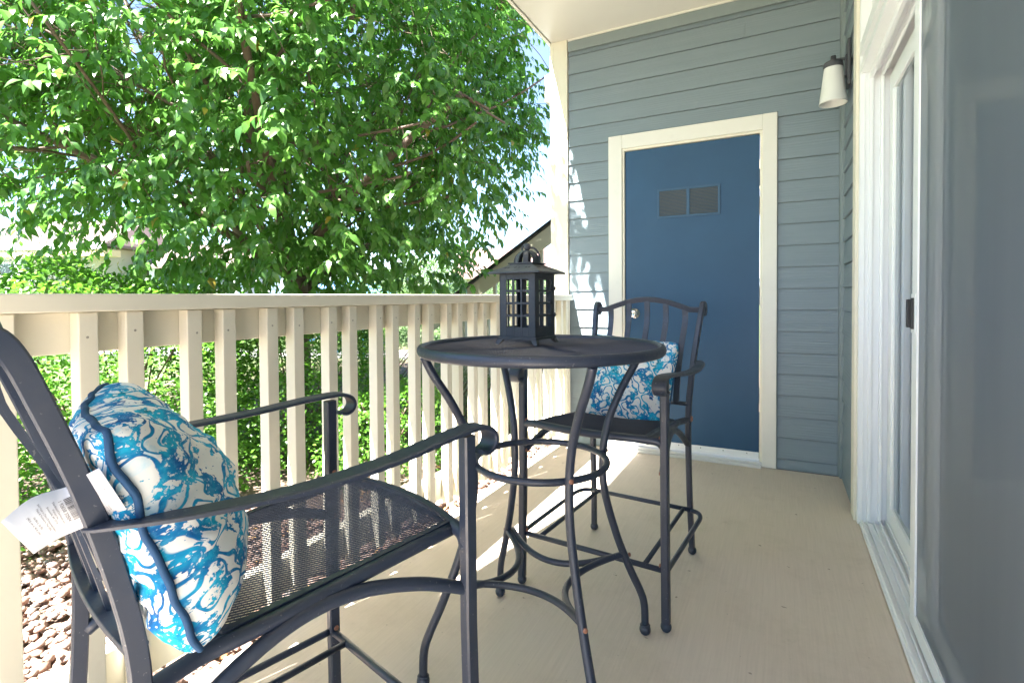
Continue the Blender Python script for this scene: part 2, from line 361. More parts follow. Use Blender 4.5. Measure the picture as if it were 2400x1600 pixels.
def kids_map():
    d = {o.name: [] for o in bpy.data.objects}
    for o in bpy.data.objects:
        if o.parent: d[o.parent.name].append(o)
    return d
def smooth_path(pts, n=8):
    P = [Vector(p) for p in pts]; out = []
    for i in range(len(P)-1):
        p0 = P[max(0, i-1)]; p1 = P[i]; p2 = P[i+1]; p3 = P[min(len(P)-1, i+2)]
        for j in range(n):
            t = j/n; out.append(0.5*((2*p1) + (p2-p0)*t + (2*p0-5*p1+4*p2-p3)*t*t + (3*p1-p0-3*p2+p3)*t**3))
    out.append(P[-1]); return out
def np_mesh(name, V, F, tone=None, smooth=False, mat=None, parent=None):
    """V (n,3), F (m,k) with one k; tone per vertex"""
    me = bpy.data.meshes.new(name); n = len(V); m, k = F.shape
    me.vertices.add(n); me.vertices.foreach_set('co', V.astype(np.float32).ravel())
    me.loops.add(m*k); me.loops.foreach_set('vertex_index', F.astype(np.int32).ravel())
    me.polygons.add(m); me.polygons.foreach_set('loop_start', np.arange(0, m*k, k, dtype=np.int32))
    try: me.polygons.foreach_set('loop_total', np.full(m, k, dtype=np.int32))
    except Exception: pass
    if smooth: me.polygons.foreach_set('use_smooth', np.ones(m, dtype=bool))
    if tone is not None:
        a = me.attributes.new('tone', 'FLOAT', 'POINT'); a.data.foreach_set('value', tone.astype(np.float32))
    me.update(calc_edges=True)
    if mat: me.materials.append(mat)
    o = bpy.data.objects.new(name, me); COL.objects.link(o); o.parent = parent; return o

# ------------------------------------------------------------------ ground, slab, path, hills
def structure(name, mb, mat, bevel=0):
    return tag(mb.build(name, mat, None, bevel), kind='structure')
gv = []; gn = 60
m = MB(); m.box((-900, -900, -1.0), (900, 900, -0.12)); structure('ground', m, M_GROUND)
m = MB(); m.box((-1.76, -5.2, -0.11), (0.0, 0.0, 0.0)); structure('patio_slab', m, M_CONC, 0.012)
m = MB(); m.box((0.0, -5.2, -0.11), (0.2, -0.0, -0.006)); structure('building_base', m, M_CONC)
m = MB(); m.prism([(-14, 2.0), (-5.6, 4.6), (-1.0, 6.6), (-1.0, 7.9), (-6.0, 5.9), (-14, 3.4)], -0.119, -0.09); structure('path', m, M_PATH)
hv = []; hf = []; K = 80
for i in range(K+1):
    a = R(60+120*i/K); d = 900
    x, y = d*math.cos(a)-100, d*math.sin(a)
    h = 26+14*mnoise.noise(Vector((i*0.13, 2.1, 0)))+6*mnoise.noise(Vector((i*0.5, 7, 0)))
    hv += [(x, y, -2), (x*0.97, y*0.97, h), (x*1.05, y*1.05, -2)]
for i in range(K):
    b = i*3; hf += [(b, b+3, b+4, b+1), (b+1, b+4, b+5, b+2)]
m = MB(); m.add(hv, hf, True); structure('hills', m, M_HILL)

# ------------------------------------------------------------------ ceiling
CZ = 2.85
m = MB(); poly = [(0.2, 0.16), (-1.785, 0.16), (-1.785, -2.43), (-2.035, -3.86), (-2.24, -5.1), (0.2, -5.1)]
m.prism(poly, CZ, CZ+0.28); structure('ceiling', m, M_CEIL, 0.006)
fa = empty('fascia_trim', (0, 0, 0), label='pale drip trim strip along the outer edge of the porch ceiling', cat='trim')
m = MB(); m.prism([(-1.792, 0.16), (-1.812, 0.16), (-1.812, -2.43), (-2.06, -3.86), (-2.265, -5.1), (-2.245, -5.1), (-2.04, -3.86), (-1.792, -2.43)], CZ-0.004, CZ+0.285); m.build('trim_strip', M_TRIM, fa)

# ------------------------------------------------------------------ wall with storage door (plane y = 0)
Z0, EX = 0.0641, 0.127
XL, XR_, XT, XD, ZT = -1.663, -0.028, -1.37, -0.3437, 2.127
wall = empty('siding_wall', (0, 0, 0), label='blue grey lap siding end wall around the navy storage door', cat='wall')
def plank(mb, x0, x1, z0, z1, tilt=0.010):
    mb.add([(x0, 0.0, z0), (x1, 0.0, z0), (x0, -0.005-tilt, z0), (x1, -0.005-tilt, z0), (x0, -0.005, z1), (x1, -0.005, z1), (x0, 0.0, z1), (x1, 0.0, z1)],
           [(2, 3, 5, 4), (0, 1, 3, 2), (4, 5, 7, 6), (0, 2, 4, 6), (1, 7, 5, 3), (0, 6, 7, 1)])
for k in range(-1, 22):
    z0 = max(0.012, Z0+k*EX+0.0045); z1 = min(Z0+(k+1)*EX+0.0, 2.762)
    if z1 <= 2.10:
        for a, b in ((XL+0.002, XT-0.003), (XD+0.003, XR_-0.002)):
            m = MB(); plank(m, a, b, z0, z1); m.build('plank', M_SIDX, wall)
    else:
        m = MB()
        if z0 < ZT:
            plank(m, XL+0.002, XT-0.003, z0, z1); plank(m, XD+0.003, XR_-0.002, z0, z1); plank(m, XT-0.003, XD+0.003, ZT+0.004, z1, 0.008)
        else:
            xj = {20: -0.52}.get(k, None)
            if xj is None: plank(m, XL+0.002, XR_-0.002, z0, z1)
            else:
                plank(m, xj+0.0012, XR_-0.002, z0, z1); m.build('plank', M_SIDX, wall)
                m = MB(); plank(m, XL+0.002, xj-0.0012, z0, z1)
        m.build('plank', M_SIDX, wall)
m = MB(); m.box((XL-0.0, -0.0, 0.0), (XT+0.02, 0.14, CZ-0.002)); m.box((XD-0.02, 0.0, 0.0), (-0.0, 0.14, CZ-0.002)); m.box((XT+0.02, 0.0, 2.04), (XD-0.02, 0.14, CZ-0.002)); m.build('sheathing', M_CORNER, wall)
m = MB(); m.box((XL+0.002, -0.022, 2.765), (XR_-0.002, -0.0, CZ-0.014)); m.build('frieze_board', M_CORNER, wall, 0.002)
m = MB(); m.box((XL+0.002, -0.028, CZ-0.013), (-0.002, -0.002, CZ-0.001)); m.build('ceiling_bead', M_TRIM, wall)
m = MB(); m.box((XR_, -0.024, 0.004), (-0.002, -0.001, CZ-0.014)); m.build('corner_board', M_CORNER, wall, 0.002)
# door casing
DL, DR, DT = -1.2609, -0.4383, 2.018
for nm, a, b in (('door_casing', (XT, -0.026, 0.004), (DL-0.016, -0.001, ZT)), ('door_casing', (DR+0.016, -0.026, 0.004), (XD, -0.001, ZT)), ('door_casing', (DL-0.016, -0.0255, DT+0.018), (DR+0.016, -0.001, ZT-0.0005))):
    m = MB(); m.box(a, b); m.build(nm, M_TRIM, wall, 0.003)
m = MB()
m.box((DL-0.0155, -0.014, 0.03), (DL-0.002, 0.05, DT+0.0175)); m.box((DR+0.002, -0.014, 0.03), (DR+0.0155, 0.05, DT+0.0175)); m.box((DL-0.002, -0.014, DT+0.003), (DR+0.002, 0.05, DT+0.0175))
m.build('door_stop', M_CREAM, wall)
m = MB(); m.box((DL-0.015, -0.05, 0.0), (DR+0.015, 0.06, 0.018)); m.box((DL-0.012, -0.032, 0.018), (DR+0.012, 0.05, 0.034)); m.build('threshold', M_ALU, wall, 0.003)
# storage door
sd = empty('storage_door', (DL, 0, 0.035), label='navy blue storage closet door with a louvred vent and round knob', cat='door')
m = MB(); m.box((0.001, 0.0, 0.045), (DR-DL-0.001, 0.042, DT-0.036)); m.build('door_slab', M_DOOR, sd, 0.0015)
m = MB(); m.box((0.001, -0.006, 0.004), (DR-DL-0.001, 0.0, 0.050)); m.box((0.001, -0.012, 0.004), (DR-DL-0.001, -0.006, 0.022))
m.build('door_sweep', M_WHITE, sd, 0.001)
for i in range(6):
    m = MB(); m.lathe([(0.0001, -0.001), (0.004, -0.001), (0.004, 0.001)], (0, 0, 0), 8, Matrix.Translation((0.08+i*0.135, -0.007, 0.038)) @ Matrix.Rotation(PI/2, 4, 'X')); m.build('screw', M_BLACK, sd)
vent = None
vx0, vx1, vz0, vz1 = -1.046-DL, -0.660-DL, 1.552-0.035, 1.742-0.035
m = MB(); cx = (vx0+vx1)/2
for a, b in (((vx0, 0, vz0), (vx1, 0, vz0+0.014)), ((vx0, 0, vz1-0.014), (vx1, 0, vz1)), ((vx0, 0, vz0+0.014), (vx0+0.014, 0, vz1-0.014)), ((vx1-0.014, 0, vz0+0.014), (vx1, 0, vz1-0.014)), ((cx-0.010, 0, vz0+0.014), (cx+0.010, 0, vz1-0.014))):
    m.box((a[0], -0.007, a[2]), (b[0], -0.0005, b[2]))
vent = m.build('door_vent', M_VENT, sd, 0.001)
for x0, x1 in ((vx0+0.014, cx-0.010), (cx+0.010, vx1-0.014)):
    n = 18; hh = (vz1-vz0-0.028)/n
    for i in range(n):
        z = vz0+0.014+i*hh; m = MB()
        m.add([(x0, -0.0010, z+0.0005), (x1, -0.0010, z+0.0005), (x1, -0.0058, z+hh*0.55), (x0, -0.0058, z+hh*0.55), (x0, -0.0010, z+hh*0.75), (x1, -0.0010, z+hh*0.75)], [(0, 1, 2, 3), (3, 2, 5, 4)])
        m.build('louvre', M_LOUVRE, vent)
for z in (0.25, 1.0, 1.72):
    m = MB(); m.tube([(DR-DL+0.004, -0.008, z-0.05), (DR-DL+0.004, -0.008, z+0.05)], 0.006, 8); m.box((DR-DL-0.004, -0.004, z-0.048), (DR-DL-0.0005, 0.0, z+0.048)); m.build('hinge', M_VENT, sd)
kx, kz = -1.196-DL, 0.929-0.035
m = MB(); T = Matrix.Translation((kx, 0, kz)) @ Matrix.Rotation(PI/2, 4, 'X')
m.lathe([(0.0001, 0.002), (0.034, 0.002), (0.034, 0.007), (0.014, 0.010), (0.012, 0.03), (0.022, 0.036), (0.027, 0.048), (0.024, 0.058), (0.010, 0.062), (0.009, 0.058), (0.0001, 0.058)], (0, 0, 0), 28, T); m.build('door_knob', M_CHROME, sd)

# corner column
col = empty('porch_column', (-1.724, 0.02, 0), label='cream painted square corner post between the railing and siding', cat='column')
m = MB(); m.box((-0.063, -0.05, 0.0), (0.060, 0.14, CZ-0.001)); m.build('post_casing', M_CREAM, col, 0.003)
m = MB(); m.box((-0.068, -0.053, 0.0), (-0.040, -0.0505, CZ-0.002)); m.build('edge_batten', M_CREAM, col)

# vent box beyond the column
vb = empty('louvred_vent_box', (-1.865, 0.26, 2.50), label='small white louvred box mounted on the outer side of the corner post', cat='vent box')
m = MB(); m.prism([(-0.075, -0.05), (0.075, -0.05), (0.075, 0.1), (-0.075, 0.1)], 0.04, 0.24, lambda x, y, z: (x, y, z+(0.02*(0.0 if x < 0 else 1))))
m.add([(-0.075, -0.05, 0.04), (0.075, -0.05, 0.06), (0.075, 0.1, 0.06), (-0.075, 0.1, 0.04), (0.075, -0.02, 0.0), (0.075, 0.1, 0.0)], [(0, 1, 4), (0, 4, 5, 3), (1, 2, 5, 4), (3, 5, 2)])
m.build('box_housing', M_WHITE, vb, 0.004)
for i in range(4):
    m = MB(); m.box((-0.03+0.006*i, -0.054, 0.19-i*0.028), (0.045, -0.0505, 0.198-i*0.028)); m.build('vent_slot', M_BLACK, vb)

# ------------------------------------------------------------------ right wall (plane x = 0), lamp
rw = empty('siding_wall', (0, 0, 0), label='narrow blue grey lap siding strip beside the sliding glass door', cat='wall')
Y0, Y1 = -0.030, -0.556
for k in range(-1, 22):
    z0 = max(0.012, Z0+k*EX+0.0045); z1 = min(Z0+(k+1)*EX, 2.762)
    m = MB(); m.add([(0.0, Y0, z0), (0.0, Y1, z0), (-0.015, Y0, z0), (-0.015, Y1, z0), (-0.005, Y0, z1), (-0.005, Y1, z1), (0.0, Y0, z1), (0.0, Y1, z1)],
           [(3, 2, 4, 5), (1, 0, 2, 3), (5, 4, 6, 7), (0, 6, 4, 2), (1, 3, 5, 7), (0, 1, 7, 6)]); m.build('plank', M_SIDY, rw)
m = MB(); m.box((0.0, 0.14, 0.0), (0.14, Y1-0.09, CZ-0.002)); m.box((0.0, -4.9, 2.72), (0.14, Y1-0.09, CZ-0.002)); m.box((0.0, -4.9, 0), (0.14, -3.42, 2.72)); m.build('sheathing', M_CORNER, rw)
m = MB(); m.box((-0.022, Y0, 2.765), (0.0, Y1-0.1, CZ-0.014)); m.build('frieze_board', M_CORNER, rw)
m = MB(); m.box((-0.024, -0.052, 0.004), (-0.001, -0.025, CZ-0.014)); m.build('corner_board', M_CORNER, rw, 0.002)
m = MB(); m.box((-0.024, Y1-0.10, 0.0), (-0.001, Y1-0.002, CZ-0.014)); m.build('door_casing', M_CREAM, rw, 0.003)

lamp = empty('wall_lamp', (0, -0.34, 2.2), label='dark grey wall sconce with a tapered frosted glass shade', cat='wall lamp')
m = MB(); m.box((-0.030, -0.045, -0.10), (-0.016, 0.045, 0.13)); m.box((-0.038, -0.022, -0.05), (-0.030, 0.022, 0.06)); m.build('back_plate', M_DGREY, lamp, 0.004)
m = MB(); m.sweep([(-0.03, 0, 0.045), (-0.06, 0, 0.046), (-0.095, 0, 0.045)], [(-0.008, -0.005), (0.008, -0.005), (0.008, 0.005), (-0.008, 0.005)], (0, 1, 0)); m.build('arm', M_DGREY, lamp, 0.001)
m = MB(); m.lathe([(0.0001, 0.068), (0.012, 0.068), (0.013, 0.05), (0.02, 0.045), (0.042, 0.034), (0.046, 0.012), (0.043, 0.006)], (-0.088, 0, 0), 28); m.build('shade_cap', M_DGREY, lamp)
m = MB(); m.lathe([(0.041, 0.012), (0.045, -0.02), (0.053, -0.09), (0.062, -0.162), (0.064, -0.175), (0.060, -0.172), (0.050, -0.09), (0.040, 0.006)], (-0.088, 0, 0), 40)
m.build('glass_shade', M_SHADE, lamp)

# ------------------------------------------------------------------ sliding door unit
DY0 = Y1-0.102                                   # far edge of the opening, -0.658
sl = empty('sliding_glass_door', (0, DY0, 0), label='white framed sliding patio door with glass panels and a transom above', cat='door')
def slb(nm, a, b, mat=M_WHITE, bev=0.0015):
    mm = MB(); mm.box((a[0], a[1]-DY0, a[2]), (b[0], b[1]-DY0, b[2])); return mm.build(nm, mat, sl, bev)
YE = -3.42; HZ = 2.03
slb('jamb', (-0.012, DY0-0.002, 0.0), (0.135, DY0-0.035, 2.70))
slb('jamb_bead', (0.022, DY0-0.0352, 0.03), (0.036, DY0-0.050, HZ)); slb('jamb_bead', (0.062, DY0-0.0352, 0.03), (0.074, DY0-0.058, HZ)); slb('jamb_bead', (0.004, DY0-0.0352, 0.03), (0.008, DY0-0.041, HZ))
slb('head', (-0.012, DY0-0.036, HZ), (0.135, YE, HZ+0.035)); slb('head', (0.01, DY0-0.036, HZ+0.036), (0.135, YE, HZ+0.075)); slb('head', (-0.014, DY0-0.036, HZ+0.076), (0.135, YE, HZ+0.13))
slb('head_bead', (0.022, DY0-0.05, HZ-0.03), (0.036, YE, HZ-0.0005)); slb('head_bead', (0.062, DY0-0.058, HZ-0.03), (0.074, YE, HZ-0.0005))
slb('transom_frame', (0.03, DY0-0.036, 2.165), (0.11, DY0-0.085, 2.62)); slb('transom_frame', (0.03, DY0-0.036, 2.62), (0.11, YE, 2.70)); slb('transom_frame', (0.03, DY0-0.086, 2.165), (0.11, YE, 2.20)); slb('transom_frame', (0.03, -1.72, 2.201), (0.11, -1.77, 2.619))
slb('transom_pane', (0.066, DY0-0.086, 2.201), (0.072, -1.719, 2.619), M_GLASS, 0); slb('transom_pane', (0.066, -1.771, 2.201), (0.072, YE, 2.619), M_GLASS, 0)
# sill with tracks
slb('sill', (-0.006, DY0-0.036, 0.0), (0.135, YE, 0.014), M_WHITE)
for x, h in ((0.000, 0.030), (0.020, 0.026), (0.044, 0.030), (0.066, 0.040), (0.088, 0.048)):
    slb('sill_track', (x, DY0-0.051, 0.0142), (x+0.006, YE, h))
# fixed far panel
def panel(nm, x0, x1, ya, yb, st=0.075):
    q = empty(nm); q.parent = sl
    def pb(n2, a, b, mt=M_WHITE, bev=0.0015):
        mm = MB(); mm.box((a[0], a[1]-DY0, a[2]), (b[0], b[1]-DY0, b[2])); return mm.build(n2, mt, q, bev)
    pb('stile', (x0, ya, 0.032), (x1, ya-st, HZ-0.032)); pb('stile', (x0, yb+st, 0.032), (x1, yb, HZ-0.032))
    pb('rail', (x0, ya-st-0.0005, 0.032), (x1, yb+st+0.0005, 0.12)); pb('rail', (x0, ya-st-0.0005, HZ-0.11), (x1, yb+st+0.0005, HZ-0.032))
    pb('glazing_bead', (x0+0.006, ya-st-0.0005, 0.1205), (x0+0.012, ya-st-0.016, HZ-0.1105))
    xm = (x0+x1)/2; pb('pane', (xm-0.003, ya-st-0.017, 0.121), (xm+0.003, yb+st, HZ-0.111), M_GLASS, 0)
    return q
panel('fixed_panel', 0.096, 0.124, DY0-0.036, -2.05); panel('sliding_panel', 0.052, 0.084, -1.60, -3.05)
# room behind
m = MB()
m.add([(0.14, -4.9, 0), (4.2, -4.9, 0), (4.2, 0.1, 0), (0.14, 0.1, 0), (0.14, -4.9, 2.84), (4.2, -4.9, 2.84), (4.2, 0.1, 2.84), (0.14, 0.1, 2.84)], [(4, 5, 6, 7), (1, 2, 6, 5), (2, 3, 7, 6), (0, 1, 5, 4)])
structure('room_walls', m, M_ROOM)
m = MB(); m.box((0.141, -4.9, -0.1), (4.2, 0.1, 0.002)); structure('room_floor', m, M_CARPET)
cur = empty('curtain', (0.22, -1.75, 0.03), label='pale grey curtain hanging behind the glass door and screen', cat='curtain')
pts = [(0.030*math.sin(i*0.42)+0.015*math.sin(i*0.19), -i*0.020) for i in range(52)]
m = MB(); vs = [(x, y, z) for x, y in pts for z in (0.0, 1.96)]; m.add(vs, [(2*i, 2*i+1, 2*i+3, 2*i+2) for i in range(51)], True); cu = m.build('cloth', M_CURT, cur)
sm = cu.modifiers.new('thick', 'SOLIDIFY'); sm.thickness = 0.002
# insect screen door
sc = empty('insect_screen_door', (0.03, -1.515, 0.03), label='sliding insect screen with white frame and black pull handle at the right edge of the porch', cat='screen door')
SL_ = 1.28; SH = 1.965
def scb(nm, a, b, mat=M_WHITE, bev=0.0015):
    mm = MB(); mm.box(a, b); return mm.build(nm, mat, sc, bev)
scb('frame_stile', (0, 0, 0), (0.010, -0.062, SH)); scb('frame_stile', (0, -SL_, 0), (0.010, -SL_-0.062, SH))
scb('frame_rail', (0, -0.0625, 0), (0.010, -SL_+0.0005, 0.05)); scb('frame_rail', (0, -0.0625, SH-0.05), (0.010, -SL_+0.0005, SH))
m = MB(); m.add([(0.005, -0.0625, 0.0505), (0.005, -SL_+0.0005, 0.0505), (0.005, -SL_+0.0005, SH-0.0505), (0.005, -0.0625, SH-0.0505)], [(0, 1, 2, 3)]); m.build('screen_mesh', M_SCREEN, sc)
m = MB(); m.box((-0.017, -0.006, 0.912), (-0.0005, -0.026, 0.998)); m.box((-0.010, -0.026, 0.908), (-0.0005, -0.042, 1.002)); m.build('pull_handle', M_BLACK, sc, 0.002)
scb('handle_plate', (-0.003, -0.002, 0.895), (-0.0003, -0.055, 1.015), M_WHITE)

# ------------------------------------------------------------------ railing
ra = empty('porch_railing', (-1.65, 0, 0), label='cream wooden porch railing with paired square balusters', cat='railing')
YN = -5.0
m = MB(); m.box((-0.14, YN, 1.018), (0.018, -0.03, 1.0565)); m.build('cap_rail', M_CREAM, ra, 0.003)
m = MB(); m.box((-0.078, YN, 0.928), (-0.040, -0.031, 1.0165)); m.build('header_board', M_CREAM, ra, 0.002)
m = MB(); m.box((-0.078, YN, 0.135), (-0.040, -0.031, 0.243)); m.build('bottom_rail', M_CREAM, ra, 0.002)
ys = []
c = -2.922
kk = 0
base = [(-2.922+0.2285*i) for i in range(-9, 13)]
m = MB(); m.box((-0.0385, -0.0185, 0.118), (0.0, 0.0185, 1.0165)); me0 = None
for b in base:
    for off in (0.0, 0.092):
        y = b+off + random.uniform(-0.002, 0.002)
        if y > -0.07: continue
        if me0 is None:
            o = m.build('baluster', M_CREAM, ra, 0.0025); me0 = o
            o.location = (0, y, 0)
        else:
            o = me0.copy(); COL.objects.link(o); o.location = (0, y, 0)
        o.rotation_euler = (0, 0, random.uniform(-0.012, 0.012))
m = MB(); m.box((-0.0385, -0.0615, 0.118), (0.0, -0.031, 1.0165)); m.build('end_baluster', M_CREAM, ra, 0.002)
nm_ = MB(); nm_.lathe([(0.0001, 0.0004), (0.0028, 0.0003), (0.003, 0)], (0, 0, 0), 8, Matrix.Rotation(PI/2, 4, 'Y'))
nh = None
for b in base:
    for off in (0.0, 0.092):
        if b+off > -0.07 or b+off < -3.3: continue
        if nh is None: nh = nm_.build('nail_head', M_NAIL, ra); o = nh
        else: o = nh.copy(); COL.objects.link(o)
        o.location = (0.0006, b+off+random.uniform(-0.005, 0.005), 0.965+random.uniform(-0.01, 0.01))

# ------------------------------------------------------------------ expanded metal mesh
def expanded(zf, inside, x0, x1, y0, y1, lw, sw, w=0.0013, t=0.0011):
    """diamond mesh: long way along y (lw), short way along x (sw); each strand a small prism"""
    V = []; F = []; nx = int((x1-x0)/sw)+2; ny = int((y1-y0)/(lw/2))+2
    def node(i, j): return (x0+(i+(0.5 if j % 2 else 0))*sw, y0+j*lw/2)
    for j in range(ny):
        for i in range(nx):
            a = node(i, j)
            for b in ((node(i, j+1) if j % 2 == 0 else node(i, j+1)), (node(i-1, j+1) if j % 2 == 0 else node(i+1, j+1))):
                ia, ib = inside(*a), inside(*b)
                if not (ia and ib):
                    continue
                za, zb = zf(*a), zf(*b)
                s = len(V); dx = 1 if b[0] > a[0] else -1
                for (q, z) in ((a, za), (b, zb)):
                    V += [(q[0]-w/2, q[1], z-0.0009*dx), (q[0]+w/2, q[1], z+0.0009*dx), (q[0]+w/2, q[1], z-t+0.0009*dx), (q[0]-w/2, q[1], z-t-0.0009*dx)]
                F += [(s, s+4, s+5, s+1), (s+1, s+5, s+6, s+2), (s+2, s+6, s+7, s+3), (s+3, s+7, s+4, s)]
    return np.array(V), np.array(F)

# ------------------------------------------------------------------ bar chairs
def seat_z(y): return 0.600-0.034*min(1, max(0, (y+0.27)/0.42))
def build_chair():
    root = empty('bar_chair', cat='chair', group='matching charcoal metal counter chairs')
    for s in (1, -1):
        # front leg, grooved rectangular tube
        prof = [(-0.012, -0.0105), (-0.008, -0.0135), (0.008, -0.0135), (0.012, -0.0105), (0.0125, 0.0), (0.012, 0.0105), (0.008, 0.0135), (-0.008, 0.0135), (-0.012, 0.0105), (-0.0125, 0.0)]
        m = MB(); m.sweep([(s*0.262, -0.272, 0.028), (s*0.257, -0.266, 0.42), (s*0.256, -0.266, 0.782)], prof, (1, 0, 0))
        lg = m.build('front_leg', M_METAL, root)
        m = MB(); m.ball((s*0.262, -0.272, 0.016), 0.017, 16, 10); m.build('foot', M_METAL, lg)
        path = smooth_path([(s*0.213, 0.272, 0.028), (s*0.207, 0.255, 0.25), (s*0.205, 0.242, 0.48), (s*0.207, 0.246, 0.62), (s*0.217, 0.286, 0.80), (s*0.229, 0.332, 0.94), (s*0.233, 0.352, 0.99), (s*0.234, 0.368, 1.008), (s*0.234, 0.386, 1.004), (s*0.234, 0.394, 0.988), (s*0.234, 0.386, 0.972), (s*0.234, 0.372, 0.972)], 5)
        m = MB(); m.sweep(path, [(-0.010, -0.0095), (-0.007, -0.0118), (0.007, -0.0118), (0.010, -0.0095), (0.010, 0.0095), (0.007, 0.0118), (-0.007, 0.0118), (-0.010, 0.0095)], (1, 0, 0))
        # stiffening rib in the hollow of the post
        lg = m.build('rear_post', M_METAL, root)
        m = MB(); m.ball((s*0.213, 0.272, 0.016), 0.017, 16, 10); m.build('foot', M_METAL, lg)
        for z, yy in ((0.555, 0.243),):
            m = MB(); m.lathe([(0.0001, 0.002), (0.0035, 0.002), (0.004, 0.0042), (0.010, 0.0038), (0.0125, 0)], (0, 0, 0), 18, Matrix.Translation((s*0.2165, yy, z)) @ Matrix.Rotation(s*PI/2, 4, 'Y')); m.build('bolt', M_BOLT, lg)
        for z in (0.60, 0.49, 0.20):
            m = MB(); m.lathe([(0.0001, 0.003), (0.006, 0.003), (0.0065, 0)], (0, 0, 0), 10, Matrix.Translation((s*0.243, -0.268, z)) @ Matrix.Rotation(-s*PI/2, 4, 'Y')); m.build('bolt', M_BOLT, root)
        # arm
        ap = smooth_path([(s*0.216, 0.288, 0.782), (s*0.240, 0.262, 0.784), (s*0.262, 0.19, 0.781), (s*0.272, 0.06, 0.776), (s*0.272, -0.08, 0.781), (s*0.264, -0.20, 0.792), (s*0.258, -0.268, 0.796), (s*0.257, -0.298, 0.794), (s*0.257, -0.320, 0.784), (s*0.257, -0.328, 0.767), (s*0.257, -0.321, 0.751), (s*0.257, -0.305, 0.744), (s*0.257, -0.287, 0.749)], 6)
        k = len(ap); sc_ = None
        V = []; m = MB()
        hw = [0.011+0.0110*min(1, i/(k*0.3)) for i in range(k)]
        prof = [(-1, -0.16), (-0.85, -0.22), (0.85, -0.22), (1, -0.16), (1, 0.10), (0.8, 0.2), (-0.8, 0.2), (-1, 0.10)]
        m.sweep(ap, prof, (1, 0, 0), scale=hw); m.build('armrest', M_METAL, root)
        # arc under the seat
        m = MB(); m.tube(smooth_path([(s*0.250, -0.262, 0.490), (s*0.232, -0.17, 0.530), (s*0.213, -0.06, 0.556), (s*0.203, 0.04, 0.552), (s*0.200, 0.14, 0.515), (s*0.203, 0.235, 0.455)], 6), 0.012, 12); m.build('side_brace', M_METAL, root)
        # footrest side loop
        m = MB(); m.tube(smooth_path([(s*0.262, -0.262, 0.186), (s*0.263, -0.1, 0.186), (s*0.263, 0.10, 0.186), (s*0.262, 0.19, 0.186), (s*0.245, 0.235, 0.186), (s*0.214, 0.25, 0.186)], 5), 0.0085, 10); m.build('foot_rail', M_METAL, root)
        m = MB(); m.tube([(s*0.19, -0.262, 0.186), (s*0.184, 0.25, 0.186)], 0.008, 10); m.build('foot_rail', M_METAL, root)
    m = MB(); m.tube([(-0.262, -0.266, 0.186), (0.262, -0.266, 0.186)], 0.009, 10); m.build('foot_rail', M_METAL, root)
    m = MB(); m.tube([(-0.212, 0.25, 0.187), (0.212, 0.25, 0.187)], 0.0085, 10); m.build('foot_rail', M_METAL, root)
    # seat frame
    m = MB()
    fr = [(-0.254, -0.262, 0.566), (-0.240, -0.268, 0.586), (-0.205, -0.276, 0.592), (-0.10, -0.297, 0.594), (0, -0.304, 0.594), (0.10, -0.297, 0.594), (0.205, -0.276, 0.592), (0.240, -0.268, 0.586), (0.254, -0.262, 0.566)]
    m.tube(smooth_path(fr, 5), 0.0130, 12)
    for s in (1, -1):
        m.tube(smooth_path([(s*0.205, -0.272, 0.588), (s*0.201, -0.12, 0.578), (s*0.196, 0.02, 0.566), (s*0.188, 0.12, 0.557), (s*0.184, 0.165, 0.553), (s*0.192, 0.205, 0.551), (s*0.203, 0.238, 0.550)], 5), 0.0122, 12)
    m.tube(smooth_path([(-0.184, 0.135, 0.556), (-0.08, 0.175, 0.556), (0, 0.188, 0.556), (0.08, 0.175, 0.556), (0.184, 0.135, 0.556)], 5), 0.010, 12)
    m.build('seat_frame', M_METAL, root)
    # flat rim
    def outl(o):
        p = []
        for i in range(15):
            x = -0.203+0.406*i/14; p.append((x*(1-o/0.203), -0.274-0.028*(1-(x/0.203)**2)+o))
        p.append(((0.182-o), 0.13-o*0.2))
        for i in range(9):
            x = 0.178-0.356*i/8; p.append((x*(1-o/0.178), 0.138+0.045*(1-(x/0.178)**2)-o))
        p.append((-(0.182-o), 0.13-o*0.2)); return p
    A = outl(0.0); B = outl(0.009); n = len(A)
    vs = [(x, y, seat_z(y)+0.003) for x, y in A]+[(x, y, seat_z(y)+0.005) for x, y in B]+[(x, y, seat_z(y)-0.001) for x, y in B]+[(x, y, seat_z(y)-0.003) for x, y in A]
    m = MB(); m.add(vs, [(q*n+i, q*n+(i+1) % n, ((q+1) % 4)*n+(i+1) % n, ((q+1) % 4)*n+i) for q in range(4) for i in range(n)]); m.build('seat_rim', M_METAL, root)
    Bp = np.array(outl(0.006))
    def inside(x, y):
        c_ = False; j = len(Bp)-1
        for i in range(len(Bp)):
            if (Bp[i][1] > y) != (Bp[j][1] > y) and x < (Bp[j][0]-Bp[i][0])*(y-Bp[i][1])/(Bp[j][1]-Bp[i][1])+Bp[i][0]: c_ = not c_
            j = i
        return c_
    V, F = expanded(lambda x, y: seat_z(y)+0.003-0.006*max(0, 1-(x/0.19)**2), inside, -0.2, 0.2, -0.30, 0.18, 0.0142, 0.0086, 0.0018, 0.0006)
    o = np_mesh('seat_mesh', V, F, mat=M_MESH, parent=root); tag(o, kind='stuff')
    # backrest
    def ytop(x): return 0.352+0.010*(1-(x/0.23)**2)
    m = MB(); P = []
    for i in range(33):
        x = -0.226+0.452*i/32; u = abs(x)/0.226
        z = 0.985+0.044*math.cos(PI/2*min(1, u/0.82))
        P.append((x, ytop(x), z))
    m.sweep(P, [(-0.011, -0.005), (0.011, -0.005), (0.011, 0.005), (-0.011, 0.005)], (0, -0.35, 1)); m.build('top_rail', M_METAL, root, 0.0015)
    def ylow(x): return 0.244+0.012*(1-(x/0.205)**2)
